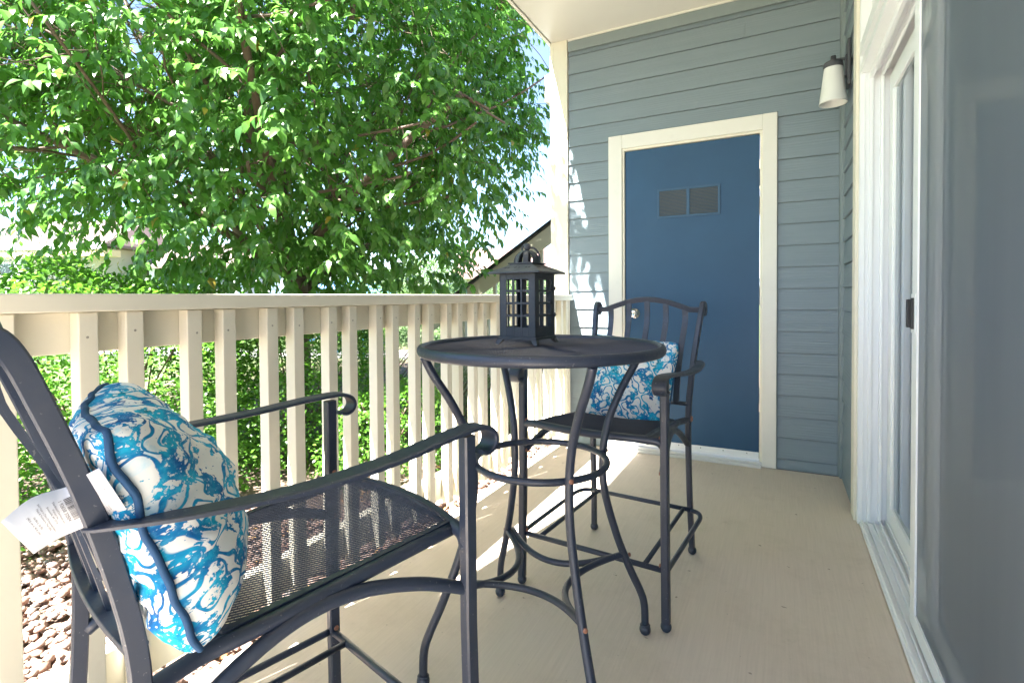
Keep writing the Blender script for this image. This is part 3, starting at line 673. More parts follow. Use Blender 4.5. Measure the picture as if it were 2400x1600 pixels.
    m = MB(); m.sweep([(-0.205+0.41*i/24, ylow(-0.205+0.41*i/24), 0.612) for i in range(25)], [(-0.0135, -0.004), (0.0135, -0.004), (0.0135, 0.004), (-0.0135, 0.004)], (0, 1, 0.15)); m.build('lower_rail', M_METAL, root, 0.0015)
    for i in range(5):
        x = -0.156+0.078*i; xt = x*1.05; u = abs(xt)/0.226
        zt = 0.985+0.044*math.cos(PI/2*min(1, u/0.82))
        m = MB(); m.sweep(smooth_path([(x, ylow(x)-0.004, 0.614), (x, ylow(x)+0.012, 0.68), (x*1.01, 0.5*(0.25+ytop(xt))-0.004, 0.80), (xt, ytop(xt)-0.002, 0.93), (xt, ytop(xt), zt-0.006)], 5), [(-0.0115, -0.0028), (0.0115, -0.0028), (0.0115, 0.0028), (-0.0115, 0.0028)], (1, 0, 0)); m.build('back_slat', M_METAL, root)
    return root
ch1 = build_chair(); ch1.location = (-1.176, -2.857, 0); ch1.rotation_euler = (0, 0, 2.879)
ch1['label'] = 'near charcoal metal counter chair seen from behind at left edge'
ch2 = copy_tree(ch1, None, kids_map()); ch2.location = (-0.880, -1.566, 0); ch2.rotation_euler = (0, 0, R(-5.2))
ch2['label'] = 'far charcoal metal counter chair facing us before the navy door'

# ------------------------------------------------------------------ bistro table
TC = (-0.940, -2.145)
tb = empty('bistro_table', (TC[0], TC[1], 0), label='round charcoal metal counter height table with mesh top', cat='table')
m = MB(); m.lathe([(0.327, 0.888), (0.331, 0.885), (0.339, 0.885), (0.344, 0.889), (0.346, 0.897), (0.345, 0.905), (0.341, 0.911), (0.335, 0.9125), (0.330, 0.911), (0.327, 0.906), (0.3265, 0.896), (0.327, 0.888)], (0, 0, 0), 96); m.build('rim', M_METAL, tb)
def tz(x, y): return 0.9065-0.0035*math.sin(9*x+4*y)**2-0.002
V, F = expanded(tz, lambda x, y: x*x+y*y < 0.3275**2, -0.33, 0.33, -0.33, 0.33, 0.0135, 0.0080, 0.0036, 0.0004)
an = R(28); Vr = V.copy(); Vr[:, 0] = V[:, 0]*math.cos(an)-V[:, 1]*math.sin(an); Vr[:, 1] = V[:, 0]*math.sin(an)+V[:, 1]*math.cos(an)
o = np_mesh('mesh_top', Vr, F, mat=M_MESH, parent=tb); tag(o, kind='stuff')
for a in (R(45), R(-45)):
    m = MB(); m.box((-0.325, -0.012, -0.004), (0.325, 0.012, 0.0), Matrix.Translation((0, 0, 0.894-(0.005 if a > 0 else 0))) @ Matrix.Rotation(a, 4, 'Z')); m.build('cross_bar', M_METAL, tb)
legp = [(0.330, 0.886), (0.305, 0.835), (0.258, 0.760), (0.216, 0.670), (0.198, 0.575), (0.202, 0.470), (0.240, 0.335), (0.285, 0.222), (0.324, 0.140), (0.338, 0.095), (0.341, 0.032)]
for i in range(4):
    a = R(45+90*i)+(R(4) if i == 1 else 0); ca, sa = math.cos(a), math.sin(a)
    m = MB(); m.tube(smooth_path([(r*ca, r*sa, z) for r, z in legp], 6), 0.0115, 12); lg = m.build('leg', M_METAL, tb)
    m = MB(); m.ball((0.341*ca, 0.341*sa, 0.017), 0.0175, 16, 10); m.lathe([(0.013, 0.026), (0.016, 0.030), (0.013, 0.034)], (0.341*ca, 0.341*sa, 0), 14); m.build('foot', M_METAL, lg)
    a2 = a+R(90); c2_, s2_ = math.cos(a2), math.sin(a2)
    P = [Vector((0.268*ca, 0.268*sa, 0.262)), Vector((0.20*ca, 0.20*sa, 0.258)), Vector((0.065*ca, 0.065*sa, 0.235)), Vector((0.065*c2_, 0.065*s2_, 0.235)), Vector((0.20*c2_, 0.20*s2_, 0.258)), Vector((0.268*c2_, 0.268*s2_, 0.262))]
    path = []
    for t in np.linspace(0, 1, 25):
        q = [p.copy() for p in P]
        while len(q) > 1: q = [q[i2].lerp(q[i2+1], float(t)) for i2 in range(len(q)-1)]
        path.append(q[0])
    m = MB(); m.tube(path, 0.0095, 10); m.build('stretcher', M_METAL, tb)
    for z, r in ((0.585, 0.186), (0.258, 0.262)):
        m = MB(); m.lathe([(0.0001, 0.003), (0.006, 0.003), (0.0065, 0)], (0, 0, 0), 10, Matrix.Translation(((r+0.024)*ca, (r+0.024)*sa, z)) @ Matrix.Rotation(a, 4, 'Z') @ Matrix.Rotation(PI/2, 4, 'Y')); m.build('bolt', M_BOLT, lg)
m = MB(); m.tube([(0.187*math.cos(2*PI*i/64), 0.187*math.sin(2*PI*i/64), 0.578) for i in range(64)], 0.0095, 10, closed=True); m.build('ring', M_METAL, tb)

# ------------------------------------------------------------------ lantern
la = empty('candle_lantern', (-0.973, -2.158, 0.912), R(-4), label='dark cast iron pagoda candle lantern standing on the mesh table', cat='lantern')
S2 = 0.0575; H0, H1 = 0.020, 0.196
def face_panel(side):
    m = MB(); cols = [-0.0345, -0.0125, 0.0095, 0.0315]; W = 0.0165 if True else 0
    xs = [-S2]; 
    for cx_ in (-0.0255, 0.0, 0.0255): xs += [cx_-0.0098, cx_+0.0098]
    xs.append(S2)
    zs = [H0]
    for j in range(4):
        zc = 0.062+j*0.0345; zs += [zc-0.0143, zc+0.0143]
    zs.append(H1); th = 0.004
    T = Matrix.Rotation(side*PI/2, 4, 'Z')
    for i in range(len(xs)-1):
        for j in range(len(zs)-1):
            if i % 2 == 1 and j % 2 == 1: continue
            if i % 2 == 0 and j > 0: continue
            if i % 2 == 0: m.box((xs[i], -S2, H0), (xs[i+1], -S2+th, H1), T)
            else: m.box((xs[i], -S2+0.0003, zs[j]), (xs[i+1], -S2+th-0.0003, zs[j+1]), T)
    return m
for s in range(4): face_panel(s).build('grille_panel', M_IRON, la, 0.0008)
m = MB(); m.prism([(-0.061, -0.061), (0.061, -0.061), (0.061, 0.061), (-0.061, 0.061)], 0.0125, 0.0198); m.build('base_plate', M_IRON, la, 0.001)
for sx in (1, -1):
    for sy in (1, -1):
        m = MB(); m.add([(sx*0.061, sy*0.061, 0.0125), (sx*0.045, sy*0.061, 0.0125), (sx*0.061, sy*0.045, 0.0125), (sx*0.046, sy*0.046, 0.0125), (sx*0.066, sy*0.066, 0), (sx*0.056, sy*0.066, 0), (sx*0.066, sy*0.056, 0), (sx*0.056, sy*0.056, 0)],
            [(0, 1, 5, 4), (0, 4, 6, 2), (1, 3, 7, 5), (2, 6, 7, 3), (4, 5, 7, 6)]); m.build('foot', M_IRON, la)
m = MB(); e, t_, zz = 0.082, 0.034, 0.224
m.add([(-e, -e, 0.196), (e, -e, 0.196), (e, e, 0.196), (-e, e, 0.196), (-e, -e, 0.200), (e, -e, 0.200), (e, e, 0.200), (-e, e, 0.200), (-t_-0.012, -t_-0.012, 0.217), (t_+0.012, -t_-0.012, 0.217), (t_+0.012, t_+0.012, 0.217), (-t_-0.012, t_+0.012, 0.217), (-t_, -t_, zz), (t_, -t_, zz), (t_, t_, zz), (-t_, t_, zz)],
   [(3, 2, 1, 0), (0, 1, 5, 4), (1, 2, 6, 5), (2, 3, 7, 6), (3, 0, 4, 7), (4, 5, 9, 8), (5, 6, 10, 9), (6, 7, 11, 10), (7, 4, 8, 11), (8, 9, 13, 12), (9, 10, 14, 13), (10, 11, 15, 14), (11, 8, 12, 15), (12, 13, 14, 15)])
rf = m.build('roof', M_IRON, la, 0.0008)
for s in range(4):
    T = Matrix.Rotation(s*PI/2, 4, 'Z')
    for x in (-0.038, -0.028, 0.028, 0.038, -0.006, 0.006):
        m = MB(); m.lathe([(0.0001, 0.0002), (0.0034, 0.0002), (0.0038, -0.0004)], (0, 0, 0), 10, T @ Matrix.Translation((x, -0.0565, 0.2132)) @ Matrix.Rotation(R(25), 4, 'X')); m.build('vent_hole', M_BLACK, rf)
m = MB(); m.prism([(-0.040, -0.040), (0.040, -0.040), (0.040, 0.040), (-0.040, 0.040)], 0.2235, 0.2275); m.build('crown_base', M_IRON, la, 0.001)
for i in range(8):                                   # eight arched ribs meeting under the finial
    a = 2*PI*i/8+PI/8; P = []
    for j in range(9):
        ph = j/8*PI/2; r = 0.036*math.cos(ph)**0.8 if j < 8 else 0.004; P.append((r*math.cos(a), r*math.sin(a), 0.2275+0.033*math.sin(ph)))
    m = MB(); m.sweep(P, [(-0.0072, -0.002), (0.0072, -0.002), (0.0072, 0.002), (-0.0072, 0.002)], (-math.sin(a), math.cos(a), 0)); m.build('crown_rib', M_IRON, la, 0.0005)
m = MB(); m.lathe([(0.0001, 0.263), (0.016, 0.262), (0.017, 0.2585), (0.0001, 0.256)], (0, 0, 0), 24); m.build('crown_cap', M_IRON, la)
m = MB(); m.ball((0.003, -0.004, 0.273), 0.0098, 18, 12, 1.15); m.build('finial', M_IRON, la)
m = MB(); m.tube([(-0.006+0.010*math.cos(t), 0.010*math.sin(t)*0.3, 0.270+0.011*math.sin(t)) for t in np.linspace(0, 2*PI, 24, endpoint=False)], 0.0028, 8, closed=True); m.build('hanging_ring', M_IRON, la)
m = MB(); m.tube(smooth_path([(0.006, 0.0, 0.270), (0.022, 0.004, 0.268), (0.034, 0.008, 0.252), (0.036, 0.01, 0.235)], 5), 0.0028, 8); m.build('handle', M_IRON, la)
for z in (0.08, 0.155):
    m = MB(); m.tube([(S2+0.003, S2-0.006, z-0.006), (S2+0.003, S2-0.006, z+0.006)], 0.003, 8); m.box((S2, S2-0.014, z-0.002), (S2+0.008, S2-0.004, z+0.002)); m.build('latch', M_IRON, la)

# ------------------------------------------------------------------ pillows
def pillow(name, W, T, seed, label, back=1.0, HF=1.0):
    root = empty(name, label=label, cat='pillow', group='blue and white printed throw pillows')
    n = 48; V = []; F = []; UV = []
    us = np.linspace(-1, 1, 4001); px_ = us*W; pz_ = T*0.8*np.maximum(0, 1-us**2)**0.40
    al = np.concatenate([[0], np.cumsum(np.hypot(np.diff(px_), np.diff(pz_)))]); arc = np.interp(np.linspace(0, al[-1], n+1), al, us); TL = al[-1]
    def edge(u, v):
        k = 0.07; c_ = 1-0.085*(u*u*v*v)**2
        return u*W*(1-k*(1-v*v))*c_, v*W*HF*(1-k*(1-u*u))*c_
    def hh(u, v): return T*(max(0, (1-u**2))*max(0, (1-v**2)))**0.29*(0.80+0.20*(1-u*u)*(1-v*v))*(1-0.14*v)
    idx = {}
    for sgn in (1, -1):
        for i in range(n+1):
            for j in range(n+1):
                u = float(arc[i]); v = float(arc[j]); bd = i in (0, n) or j in (0, n)
                if bd and sgn == -1: idx[(sgn, i, j)] = idx[(1, i, j)]; continue
                x, y = edge(u, v); h = hh(u, v)*(1 if sgn == 1 else back)
                q = Vector((u*2.2+seed, v*2.2, sgn*3.1+seed))
                w = mnoise.noise(q)*0.011+mnoise.noise(Vector((u*7+seed, v*2.5, sgn)))*0.006+mnoise.noise(Vector((u*2.5+seed*2, v*9, sgn)))*0.0065
                rad = math.atan2(v, u); ed = max(abs(u), abs(v))
                w += 0.0048*math.sin(rad*26+seed+2*mnoise.noise(q))*max(0, (ed-0.55))/0.45*(1 if not bd else 0)
                z = sgn*(h+w*min(1, h/(0.35*T)))
                z += 0.012*u*v+0.02*(u*u-0.3)*v     # overall twist
                idx[(sgn, i, j)] = len(V); V.append((x, y, z))
        for i in range(n):
            for j in range(n):
                a, b, c_, d = idx[(sgn, i, j)], idx[(sgn, i+1, j)], idx[(sgn, i+1, j+1)], idx[(sgn, i, j+1)]
                F.append((a, b, c_, d) if sgn == 1 else (a, d, c_, b))
                q = [(i, j), (i+1, j), (i+1, j+1), (i, j+1)] if sgn == 1 else [(i, j), (i, j+1), (i+1, j+1), (i+1, j)]
                UV += [(p_/n*TL/0.4+(0 if sgn == 1 else 1.37), r_/n*TL/0.4) for p_, r_ in q]
    me = bpy.data.meshes.new('cover'); me.from_pydata(V, [], F); me.polygons.foreach_set('use_smooth', [True]*len(F))
    ul = me.uv_layers.new(name='uv'); ul.data.foreach_set('uv', [c_ for p_ in UV for c_ in p_]); me.materials.append(M_FAB); me.update()
    o = bpy.data.objects.new('cover', me); COL.objects.link(o); o.parent = root
    ring = [idx[(1, i, 0)] for i in range(n)]+[idx[(1, n, j)] for j in range(n)]+[idx[(1, n-i, n)] for i in range(n)]+[idx[(1, 0, n-j)] for j in range(n)]
    m = MB(); m.tube([Vector(V[i])+Vector((mnoise.noise(Vector(V[i])*30+Vector((seed, 0, 0)))*0.004, mnoise.noise(Vector(V[i])*30+Vector((0, seed, 0)))*0.004, mnoise.noise(Vector(V[i])*22+Vector((0, 0, seed)))*0.008)) for i in ring], 0.0045, 8, closed=True); m.build('piping', M_PIPE, root)
    return root
PLACED = {}
def place(root, ch, loc, ex, ey):
    """set a pillow: local x axis ex, local y axis ey in the chair's frame"""
    ex = Vector(ex).normalized(); ey = Vector(ey); ey = (ey-ey.dot(ex)*ex).normalized(); ez = ex.cross(ey)
    Mx = Matrix(((ex.x, ey.x, ez.x, loc[0]), (ex.y, ey.y, ez.y, loc[1]), (ex.z, ey.z, ez.z, loc[2]), (0, 0, 0, 1)))
    T = Matrix.Translation(ch.location) @ Matrix.Rotation(ch.rotation_euler.z, 4, 'Z')
    root.matrix_world = T @ Mx; PLACED[root.name] = Mx
p1 = pillow('throw_pillow', 0.190, 0.122, 3.0, 'large blue and white pillow with paper tag on the near chair', 0.45, 0.88)
place(p1, ch1, (-0.068, 0.212, 0.746), (1, -0.12, 0.0), (0.02, 0.30, 0.95))
p2 = pillow('throw_pillow', 0.186, 0.070, 9.0, 'blue and white patterned pillow on the far chair partly behind the table')
place(p2, ch2, (-0.010, 0.155, 0.706), (1, 0.06, -0.10), (0.09, 0.45, 0.90))
# hang tag on the near pillow
def text_mesh(s, size, mat, parent, Mx, name='printed_text'):
    cu_ = bpy.data.curves.new('t', 'FONT'); cu_.body = s; cu_.size = size; cu_.extrude = 0; cu_.align_x = 'CENTER'
    to = bpy.data.objects.new('t', cu_); COL.objects.link(to)
    dg = bpy.context.evaluated_depsgraph_get(); me = bpy.data.meshes.new_from_object(to.evaluated_get(dg)); me.name = name
    COL.objects.unlink(to); bpy.data.objects.remove(to)
    me.materials.clear(); me.materials.append(mat)
    o = bpy.data.objects.new(name, me); COL.objects.link(o); o.parent = parent; o.matrix_local = Mx; return o
# world-space frame of the tag: fixed from measured corner positions
def frame(o_, ex, ey):
    ex = Vector(ex).normalized(); ey = Vector(ey); ey = (ey-ey.dot(ex)*ex).normalized(); ez = ex.cross(ey)
    return Matrix(((ex.x, ey.x, ez.x, o_[0]), (ex.y, ey.y, ez.y, o_[1]), (ex.z, ey.z, ez.z, o_[2]), (0, 0, 0, 1)))

def hang_tag(root, Minv):
    """long folded paper label sewn into the side seam, passing behind the chair post; rows = (upper edge, lower edge) in the chair's frame"""
    rows = [((-.200, .360, .806), (-.200, .335, .762)), ((-.197, .335, .824), (-.197, .313, .771)), ((-.200, .304, .829), (-.200, .287, .778)), ((-.222, .296, .842), (-.222, .273, .791)), ((-.250, .284, .856), (-.250, .260, .802))]
    U = smooth_path([r[0] for r in rows], 4); L = smooth_path([r[1] for r in rows], 4); k = len(U)
    m = MB(); m.add([p for i in range(k) for p in (U[i], L[i])], [(2*i, 2*i+1, 2*i+3, 2*i+2) for i in range(k-1)], True)
    t = m.build('hang_tag', M_PAPER, root); t.matrix_local = Minv
    q = t.modifiers.new('t', 'SOLIDIFY'); q.thickness = 0.0005; q.offset = -1
    cen = [(U[i]+L[i])/2 for i in range(k)]; ds = [0]
    for i in range(1, k): ds.append(ds[-1]+(cen[i]-cen[i-1]).length)
    def fr_at(sv, w):
        i = max(j for j in range(k-1) if ds[j] <= sv); f_ = (sv-ds[i])/(ds[i+1]-ds[i]); Up = U[i].lerp(U[i+1], f_); Lo = L[i].lerp(L[i+1], f_)
        ex = (Lo-Up).normalized(); c0 = (Up+Lo)/2+ex*w; ey = cen[i+1]-cen[i]
        F_ = frame(c0, ex, ey); n_ = Vector((F_[0][2], F_[1][2], F_[2][2])); return Matrix.Translation(n_*0.0011) @ F_
    sg = 1
    def T_(txt, size, sv, w=0.0, mat=M_INK): text_mesh(txt, size, mat, t, fr_at(sv, w))
    T_('(40.6 cm x 40.6 cm)', 0.0030, 0.0150); T_('16 IN x 16 IN', 0.0030, 0.0190)
    T_('Filled & Finished In The USA', 0.0026, 0.0245); T_('Shell Made in China Of Imported Fabric', 0.0024, 0.0275)
    T_('Bentonville, AR 72716', 0.0026, 0.0322); T_('Walmart Inc.', 0.0026, 0.0352); T_('Distributed/Distribuido por:', 0.0026, 0.0382)
    T_('1 92658 32504', 0.0046, 0.0428)
    F_ = fr_at(0.0475, 0); m = MB(); x = -0.014; random.seed(5)
    while x < 0.014:
        w_ = random.choice((0.0004, 0.0006, 0.0010)); m.add([(x, 0, 0), (x+w_, 0, 0), (x+w_, 0.008, 0), (x, 0.008, 0)], [(0, 1, 2, 3)]); x += w_+random.choice((0.0004, 0.0007))
    b_ = m.build('barcode', M_INK, t); b_.matrix_local = F_
    for i_, tx in enumerate(('MATERIALS REQUIS', 'UNDER PENALTY OF LAW THIS TAG', 'NOT TO BE REMOVED EXCEPT BY', 'ALL NEW MATERIAL POLYESTER')):
        T_(tx, 0.0026, ds[-1]-0.0310+i_*0.0034, 0.004)
    T_('MAIN', 0.0052, ds[-1]-0.0125, -0.004); T_('STAYS', 0.0052, ds[-1]-0.0125, 0.011, M_INKG)
    F_ = fr_at(ds[-1]-0.0155, -0.007); m = MB(); a_, h_, th = 0.0085, 0.012, 0.0003
    for x0, y0, x1, y1 in ((-a_, 0, -a_+th, h_), (-a_, 0, 0.004, th), (-a_, h_-th, a_, h_), (a_-th, 0.007, a_, h_)): m.add([(x0, y0, 0), (x1, y0, 0), (x1, y1, 0), (x0, y1, 0)], [(0, 1, 2, 3)])
    b_ = m.build('logo_square', M_INK, t); b_.matrix_local = F_
hang_tag(p1, PLACED[p1.name].inverted())
random.seed(11)

# ------------------------------------------------------------------ gravel
def stone_proto(seed, sub=1):
    import bmesh
    bm = bmesh.new(); bmesh.ops.create_icosphere(bm, subdivisions=sub, radius=1)
    vs = np.array([v.co[:] for v in bm.verts]); fs = np.array([[v.index for v in f.verts] for f in bm.faces]); bm.free()
    for i, v in enumerate(vs):
        vs[i] = v*(1+0.6*mnoise.noise(Vector(v)*1.3+Vector((seed*3.7, 0, 0)))+0.25*mnoise.noise(Vector(v)*3.1+Vector((0, seed*2.7, 0))))
    vs[:, 0] *= 1.15; vs[:, 1] *= 0.85; vs[:, 2] *= 0.55
    return vs, fs
protos = [stone_proto(s) for s in range(6)]; protos2 = [stone_proto(s, 2) for s in range(4)]
gr = empty('gravel_bed', (0, 0, 0), kind='structure')
def rotz(V, a):
    c_, s_ = np.cos(a), np.sin(a); W = V.copy(); W[:, 0] = V[:, 0]*c_-V[:, 1]*s_; W[:, 1] = V[:, 0]*s_+V[:, 1]*c_; return W
P = []
for _ in range(19000):
    y = random.uniform(-4.2, 0.0); x = -1.77-abs(random.random())*2.3
    lim = -1.98 if y > -1.1 else (-2.35 if y > -1.6 else (-2.9 if y > -1.9 else -4.1))
    if x < lim: continue
    s = random.choice((0.009, 0.012, 0.015, 0.018, 0.022)); s *= random.uniform(0.85, 1.2)
    P.append((x, y, s))
camd = lambda q: (q[0]-CAM.x)**2+(q[1]-CAM.y)**2
nearc = [q for q in P if q[1] > -3.0 and q[2] > 0.0135]
key = {id(q) for q in sorted(nearc, key=lambda q: camd(q)-q[2]*60)[:290]}
V = []; F = []; Tn = []; off = 0; pms = []
for vs, fs in protos2:
    me = bpy.data.meshes.new('stone'); me.from_pydata([tuple(v) for v in vs], [], [tuple(map(int, f)) for f in fs]); me.materials.append(M_STONE); pms.append(me)
for q in P:
    x, y, s = q; a = random.uniform(0, 6.28); zz = -0.105+random.uniform(0, 0.035)+ (0.03 if x > -1.95 else 0)
    if id(q) in key:
        o = bpy.data.objects.new('stone', random.choice(pms)); COL.objects.link(o); o.parent = gr
        o.location = (x, y, zz+0.015); o.scale = (s, s, s); o.rotation_euler = (random.uniform(-.4, .4), random.uniform(-.4, .4), a); continue
    vs, fs = random.choice(protos); W = rotz(vs*s, a)+np.array([x, y, zz]); W[:, 2] += W[:, 0]*0
    V.append(W); F.append(fs+off); Tn.append(np.full(len(vs), random.random())); off += len(vs)
o = np_mesh('loose_gravel', np.vstack(V), np.vstack(F), np.concatenate(Tn), False, M_STONE, gr); tag(o, kind='stuff')

# ------------------------------------------------------------------ foliage
def leaf_arrays(pos, axis, nrm, L, Wd, fold=0.25, curl=0.25):
    """each leaf: 6 verts, 4 tris folded on the midrib, tip curling down; arrays (n,3)"""
    side = np.cross(axis, nrm); side /= np.linalg.norm(side, axis=1, keepdims=True)+1e-9
    n2 = np.cross(side, axis)
    L = L[:, None]; Wd = Wd[:, None]
    b = pos; mid = pos+axis*L*0.48+n2*L*0.05; tip = pos+axis*L-n2*L*curl
    l1 = pos+axis*L*0.36+side*Wd*0.5+n2*Wd*fold; r1 = pos+axis*L*0.36-side*Wd*0.5+n2*Wd*fold
    l2 = pos+axis*L*0.68+side*Wd*0.36+n2*Wd*(fold*0.6)-n2*L*curl*0.3; r2_ = pos+axis*L*0.68-side*Wd*0.36+n2*Wd*(fold*0.6)-n2*L*curl*0.3
    V = np.stack([b, l1, l2, tip, r2_, r1, mid], axis=1).reshape(-1, 3)
    n = len(pos); base = np.arange(n)[:, None, None]*7
    F = (np.array([[0, 6, 1], [1, 6, 2], [2, 6, 3], [0, 5, 6], [5, 4, 6], [4, 3, 6]])[None]+base).reshape(-1, 3)
    return V, F
def unit(a): return a/(np.linalg.norm(a, axis=1, keepdims=True)+1e-9)
CAMA = np.array(CAM[:])
FW = np.array(fwd[:]); RTV = np.array(rt[:])
def in_view(pos):
    d = pos-CAMA; z = d@FW; x = d@RTV; y = d[:, 2]
    return (z > 0.3) & (np.abs(x/z) < 1.02) & (y/z < 0.62) & (y/z > -0.7)

def leaf_proto(name, mat, fold=0.25, curl=0.25, wr=0.5, tone=0.5):
    V, F = leaf_arrays(np.zeros((1, 3)), np.array([[1., 0, 0]]), np.array([[0, 0, 1.]]), np.array([1.]), np.array([wr]), fold, curl)
    me = bpy.data.meshes.new(name); me.from_pydata([tuple(v) for v in V], [], [tuple(map(int, f)) for f in F]); me.materials.append(mat)
    a = me.attributes.new('tone', 'FLOAT', 'POINT'); a.data.foreach_set('value', [tone]*len(V)); me.polygons.foreach_set('use_smooth', [True]*len(F)); return me
def emit_leaves(root, pos, axis, nrm, L, wr, tone, mat, ind=0, fold=0.25, curl=0.25, name='foliage', minz=None):
    n = len(pos)
    pick = np.zeros(n, bool)
    if ind:
        d = np.linalg.norm(pos-CAMA, axis=1)/L; d[~in_view(pos)] = 1e9
        idx = np.argsort(d)[:ind]; pick[idx] = True
        protos_ = [leaf_proto('leaf', mat, fold, curl, wr, t) for t in (0.1, 0.3, 0.5, 0.7, 0.85)]
        side = unit(np.cross(nrm, axis)); n2 = np.cross(axis, side)
        for i in idx:
            o = bpy.data.objects.new('leaf', protos_[min(4, int(tone[i]*5))]); COL.objects.link(o); o.parent = root
            A, S, N = axis[i], side[i], n2[i]; l = float(L[i])
            o.matrix_local = Matrix(((A[0]*l, S[0]*l, N[0]*l, pos[i][0]), (A[1]*l, S[1]*l, N[1]*l, pos[i][1]), (A[2]*l, S[2]*l, N[2]*l, pos[i][2]), (0, 0, 0, 1)))
    k = ~pick
    V, F = leaf_arrays(pos[k], axis[k], nrm[k], L[k], L[k]*wr, fold, curl)
    o = np_mesh(name, V, F, np.repeat(tone[k], 7), True, mat, root); tag(o, kind='stuff'); return o

# ---- the near tree
TR = Vector((-4.45, 0.02, -0.12))
tree = empty('shade_tree', tuple(TR), label='large leafy green shade tree standing just beyond the porch railing', cat='tree')
def crown_r(d):
    """crown radius in direction d from crown centre (unit vec)"""
    az = math.atan2(d.y, d.x)
    base_ = 2.55
    v = 1+0.16*mnoise.noise(Vector(d)*1.7+Vector((3.1, 1.2, 5.5)))+0.10*mnoise.noise(Vector(d)*4.3)
    r = base_*v
    # longer towards the left of the view
    left = -(d.x*rt.x+d.y*rt.y)
    r *= 1+0.40*max(0, left)-0.03*max(0, -left)
    if d.z < 0: r *= (1-0.12*(-d.z))
    return r
CC = Vector((0.0, 0.0, 3.55))    # crown centre relative to the tree foot
limbs = MB(); tips = []
def limb(p, d, r, depth, L):
    pts = [p]; rad = [r]; q = p.copy(); dd = d.copy(); steps = 7
    for i in range(steps):
        dd = (dd+Vector((random.uniform(-.22, .22), random.uniform(-.22, .22), random.uniform(-.10, .16)))).normalized()
        q = q+dd*L/steps; off_ = q-CC
        if off_.length > crown_r(off_.normalized())*0.96: break
        pts.append(q.copy()); rad.append(r*(1-0.62*(i+1)/steps))
        if depth < 3 and i >= 1:
            for _ in range(2 if depth == 0 else (1 if random.random() < 0.85 else 0)):
                ax = Vector((random.uniform(-1, 1), random.uniform(-1, 1), random.uniform(-0.55, 0.6)))
                nd = (dd*0.55+ax.normalized()*0.85).normalized()
                limb(q.copy(), nd, rad[-1]*0.44, depth+1, L*random.uniform(0.5, 0.72))
        if depth >= 2: tips.append((q.copy(), dd.copy()))
    if len(pts) > 1: limbs.tube(pts, 1.0, 8 if depth < 2 else 5, scale=rad)
    tips.append((q.copy(), dd.copy()))
trunk = MB(); tp = [Vector((0, 0, 0)), Vector((0.015, 0.0, 0.4)), Vector((0.0, 0.01, 0.8)), Vector((-0.01, 0, 1.12)), Vector((0.0, 0.0, 1.38))]
trunk.tube(smooth_path(tp, 4), 1.0, 14, scale=[0.105-0.025*i/16+ (0.03 if i == 0 else 0) + (0.02*(i-11)/5 if i > 11 else 0) for i in range(17)])
trunk.build('trunk', M_BARK, tree)
n0 = 11
for i in range(n0):
    a = 2*PI*i/n0+random.uniform(-.2, .2); el = [0.46, 0.80, 0.60, 1.1][i % 4]+random.uniform(-.08, .08)
    d = Vector((math.cos(a)*math.cos(el), math.sin(a)*math.cos(el), math.sin(el)))
    limb(Vector((0, 0, 1.18+0.02*i)), d, 0.046, 0, 3.4)
limb(Vector((0, 0, 1.38)), Vector((0.05, 0.02, 1)), 0.065, 0, 3.8)
limbs.build('branches', M_BARK, tree)
tips_a = np.array([t[0][:] for t in tips]); tdir = np.array([t[1][:] for t in tips])
print('tree tips', len(tips_a))
# scatter leaves in sprays: around tips and in the crown's shell
n_sp = 15500
sp = []; sd_ = []
for i in range(n_sp):
    if i < n_sp*0.45:
        k = random.randrange(len(tips_a)); p_ = Vector(tips_a[k])+Vector((random.gauss(0, .12), random.gauss(0, .12), random.gauss(0, .10)))
    else:
        d = Vector((random.gauss(0, 1), random.gauss(0, 1), random.gauss(0, 1))).normalized()
        rr = crown_r(d)*(random.uniform(0.35, 1.0)**0.5)
        d = Vector((d.x, d.y, d.z/0.78 if d.z < 0 else d.z)); p_ = CC+d*rr
    o_ = p_-CC
    if o_.z < 0: o_.z *= 0.78
    rr = o_.length/crown_r(o_.normalized())
    if rr > 1.03: continue
    if p_.z < 1.30+0.22*mnoise.noise(p_*1.1): continue
    clump = mnoise.noise(p_*1.35+Vector((1.7, 9.2, 3.3)))
    if clump < -0.19 and random.random() < 0.85: continue
    wp = p_+TR
    dv = wp-CAM; dep = dv.dot(fwd); lat = dv.dot(rt)/dep
    zz_ = (dv.z)/dep                                   # slope seen from the porch; the real crown thins out towards the corner post
    lim = 0.062+0.05*mnoise.noise(wp*2.2) if zz_ > 0.30 else (0.055-max(0, 0.30-zz_)*0.55+0.05*mnoise.noise(wp*2.2))
    if lat < -0.72 and -0.02 < zz_ < 0.16 and random.random() < 0.6: continue
    if lat < -0.66 and zz_ > 0.36 and mnoise.noise(wp*0.9+Vector((4.2, 0, 7.7))) < -0.16: continue
    if wp.x > -2.35 or (lat > lim and wp.z < 5.5): continue
    if wp.y > 1.0 and wp.z < 1.75: continue
    out = (o_.normalized()+Vector((0, 0, 0.1))).normalized()
    sp.append(p_); sd_.append(out)
lim_pts = [Vector((1.05, -0.35, 3.3)), Vector((1.6, -0.8, 3.75)), Vector((2.05, -1.2, 3.95)), Vector((2.32, -1.4, 3.9))]
limb2 = MB(); limb2.tube(smooth_path(lim_pts, 5), 1.0, 6, scale=[0.022-0.001*i for i in range(16)]); limb2.build('overhanging_limb', M_BARK, tree)
for _ in range(34):
    p_ = Vector((random.uniform(1.95, 2.42), random.uniform(-1.35, -0.75), random.uniform(3.25, 4.75))); p_.y = -0.60*(p_.z-1.72)+random.uniform(-.16, .16); sp.append(p_); sd_.append(Vector((0.5, -0.5, 0.3)).normalized())
print('sprays', len(sp))
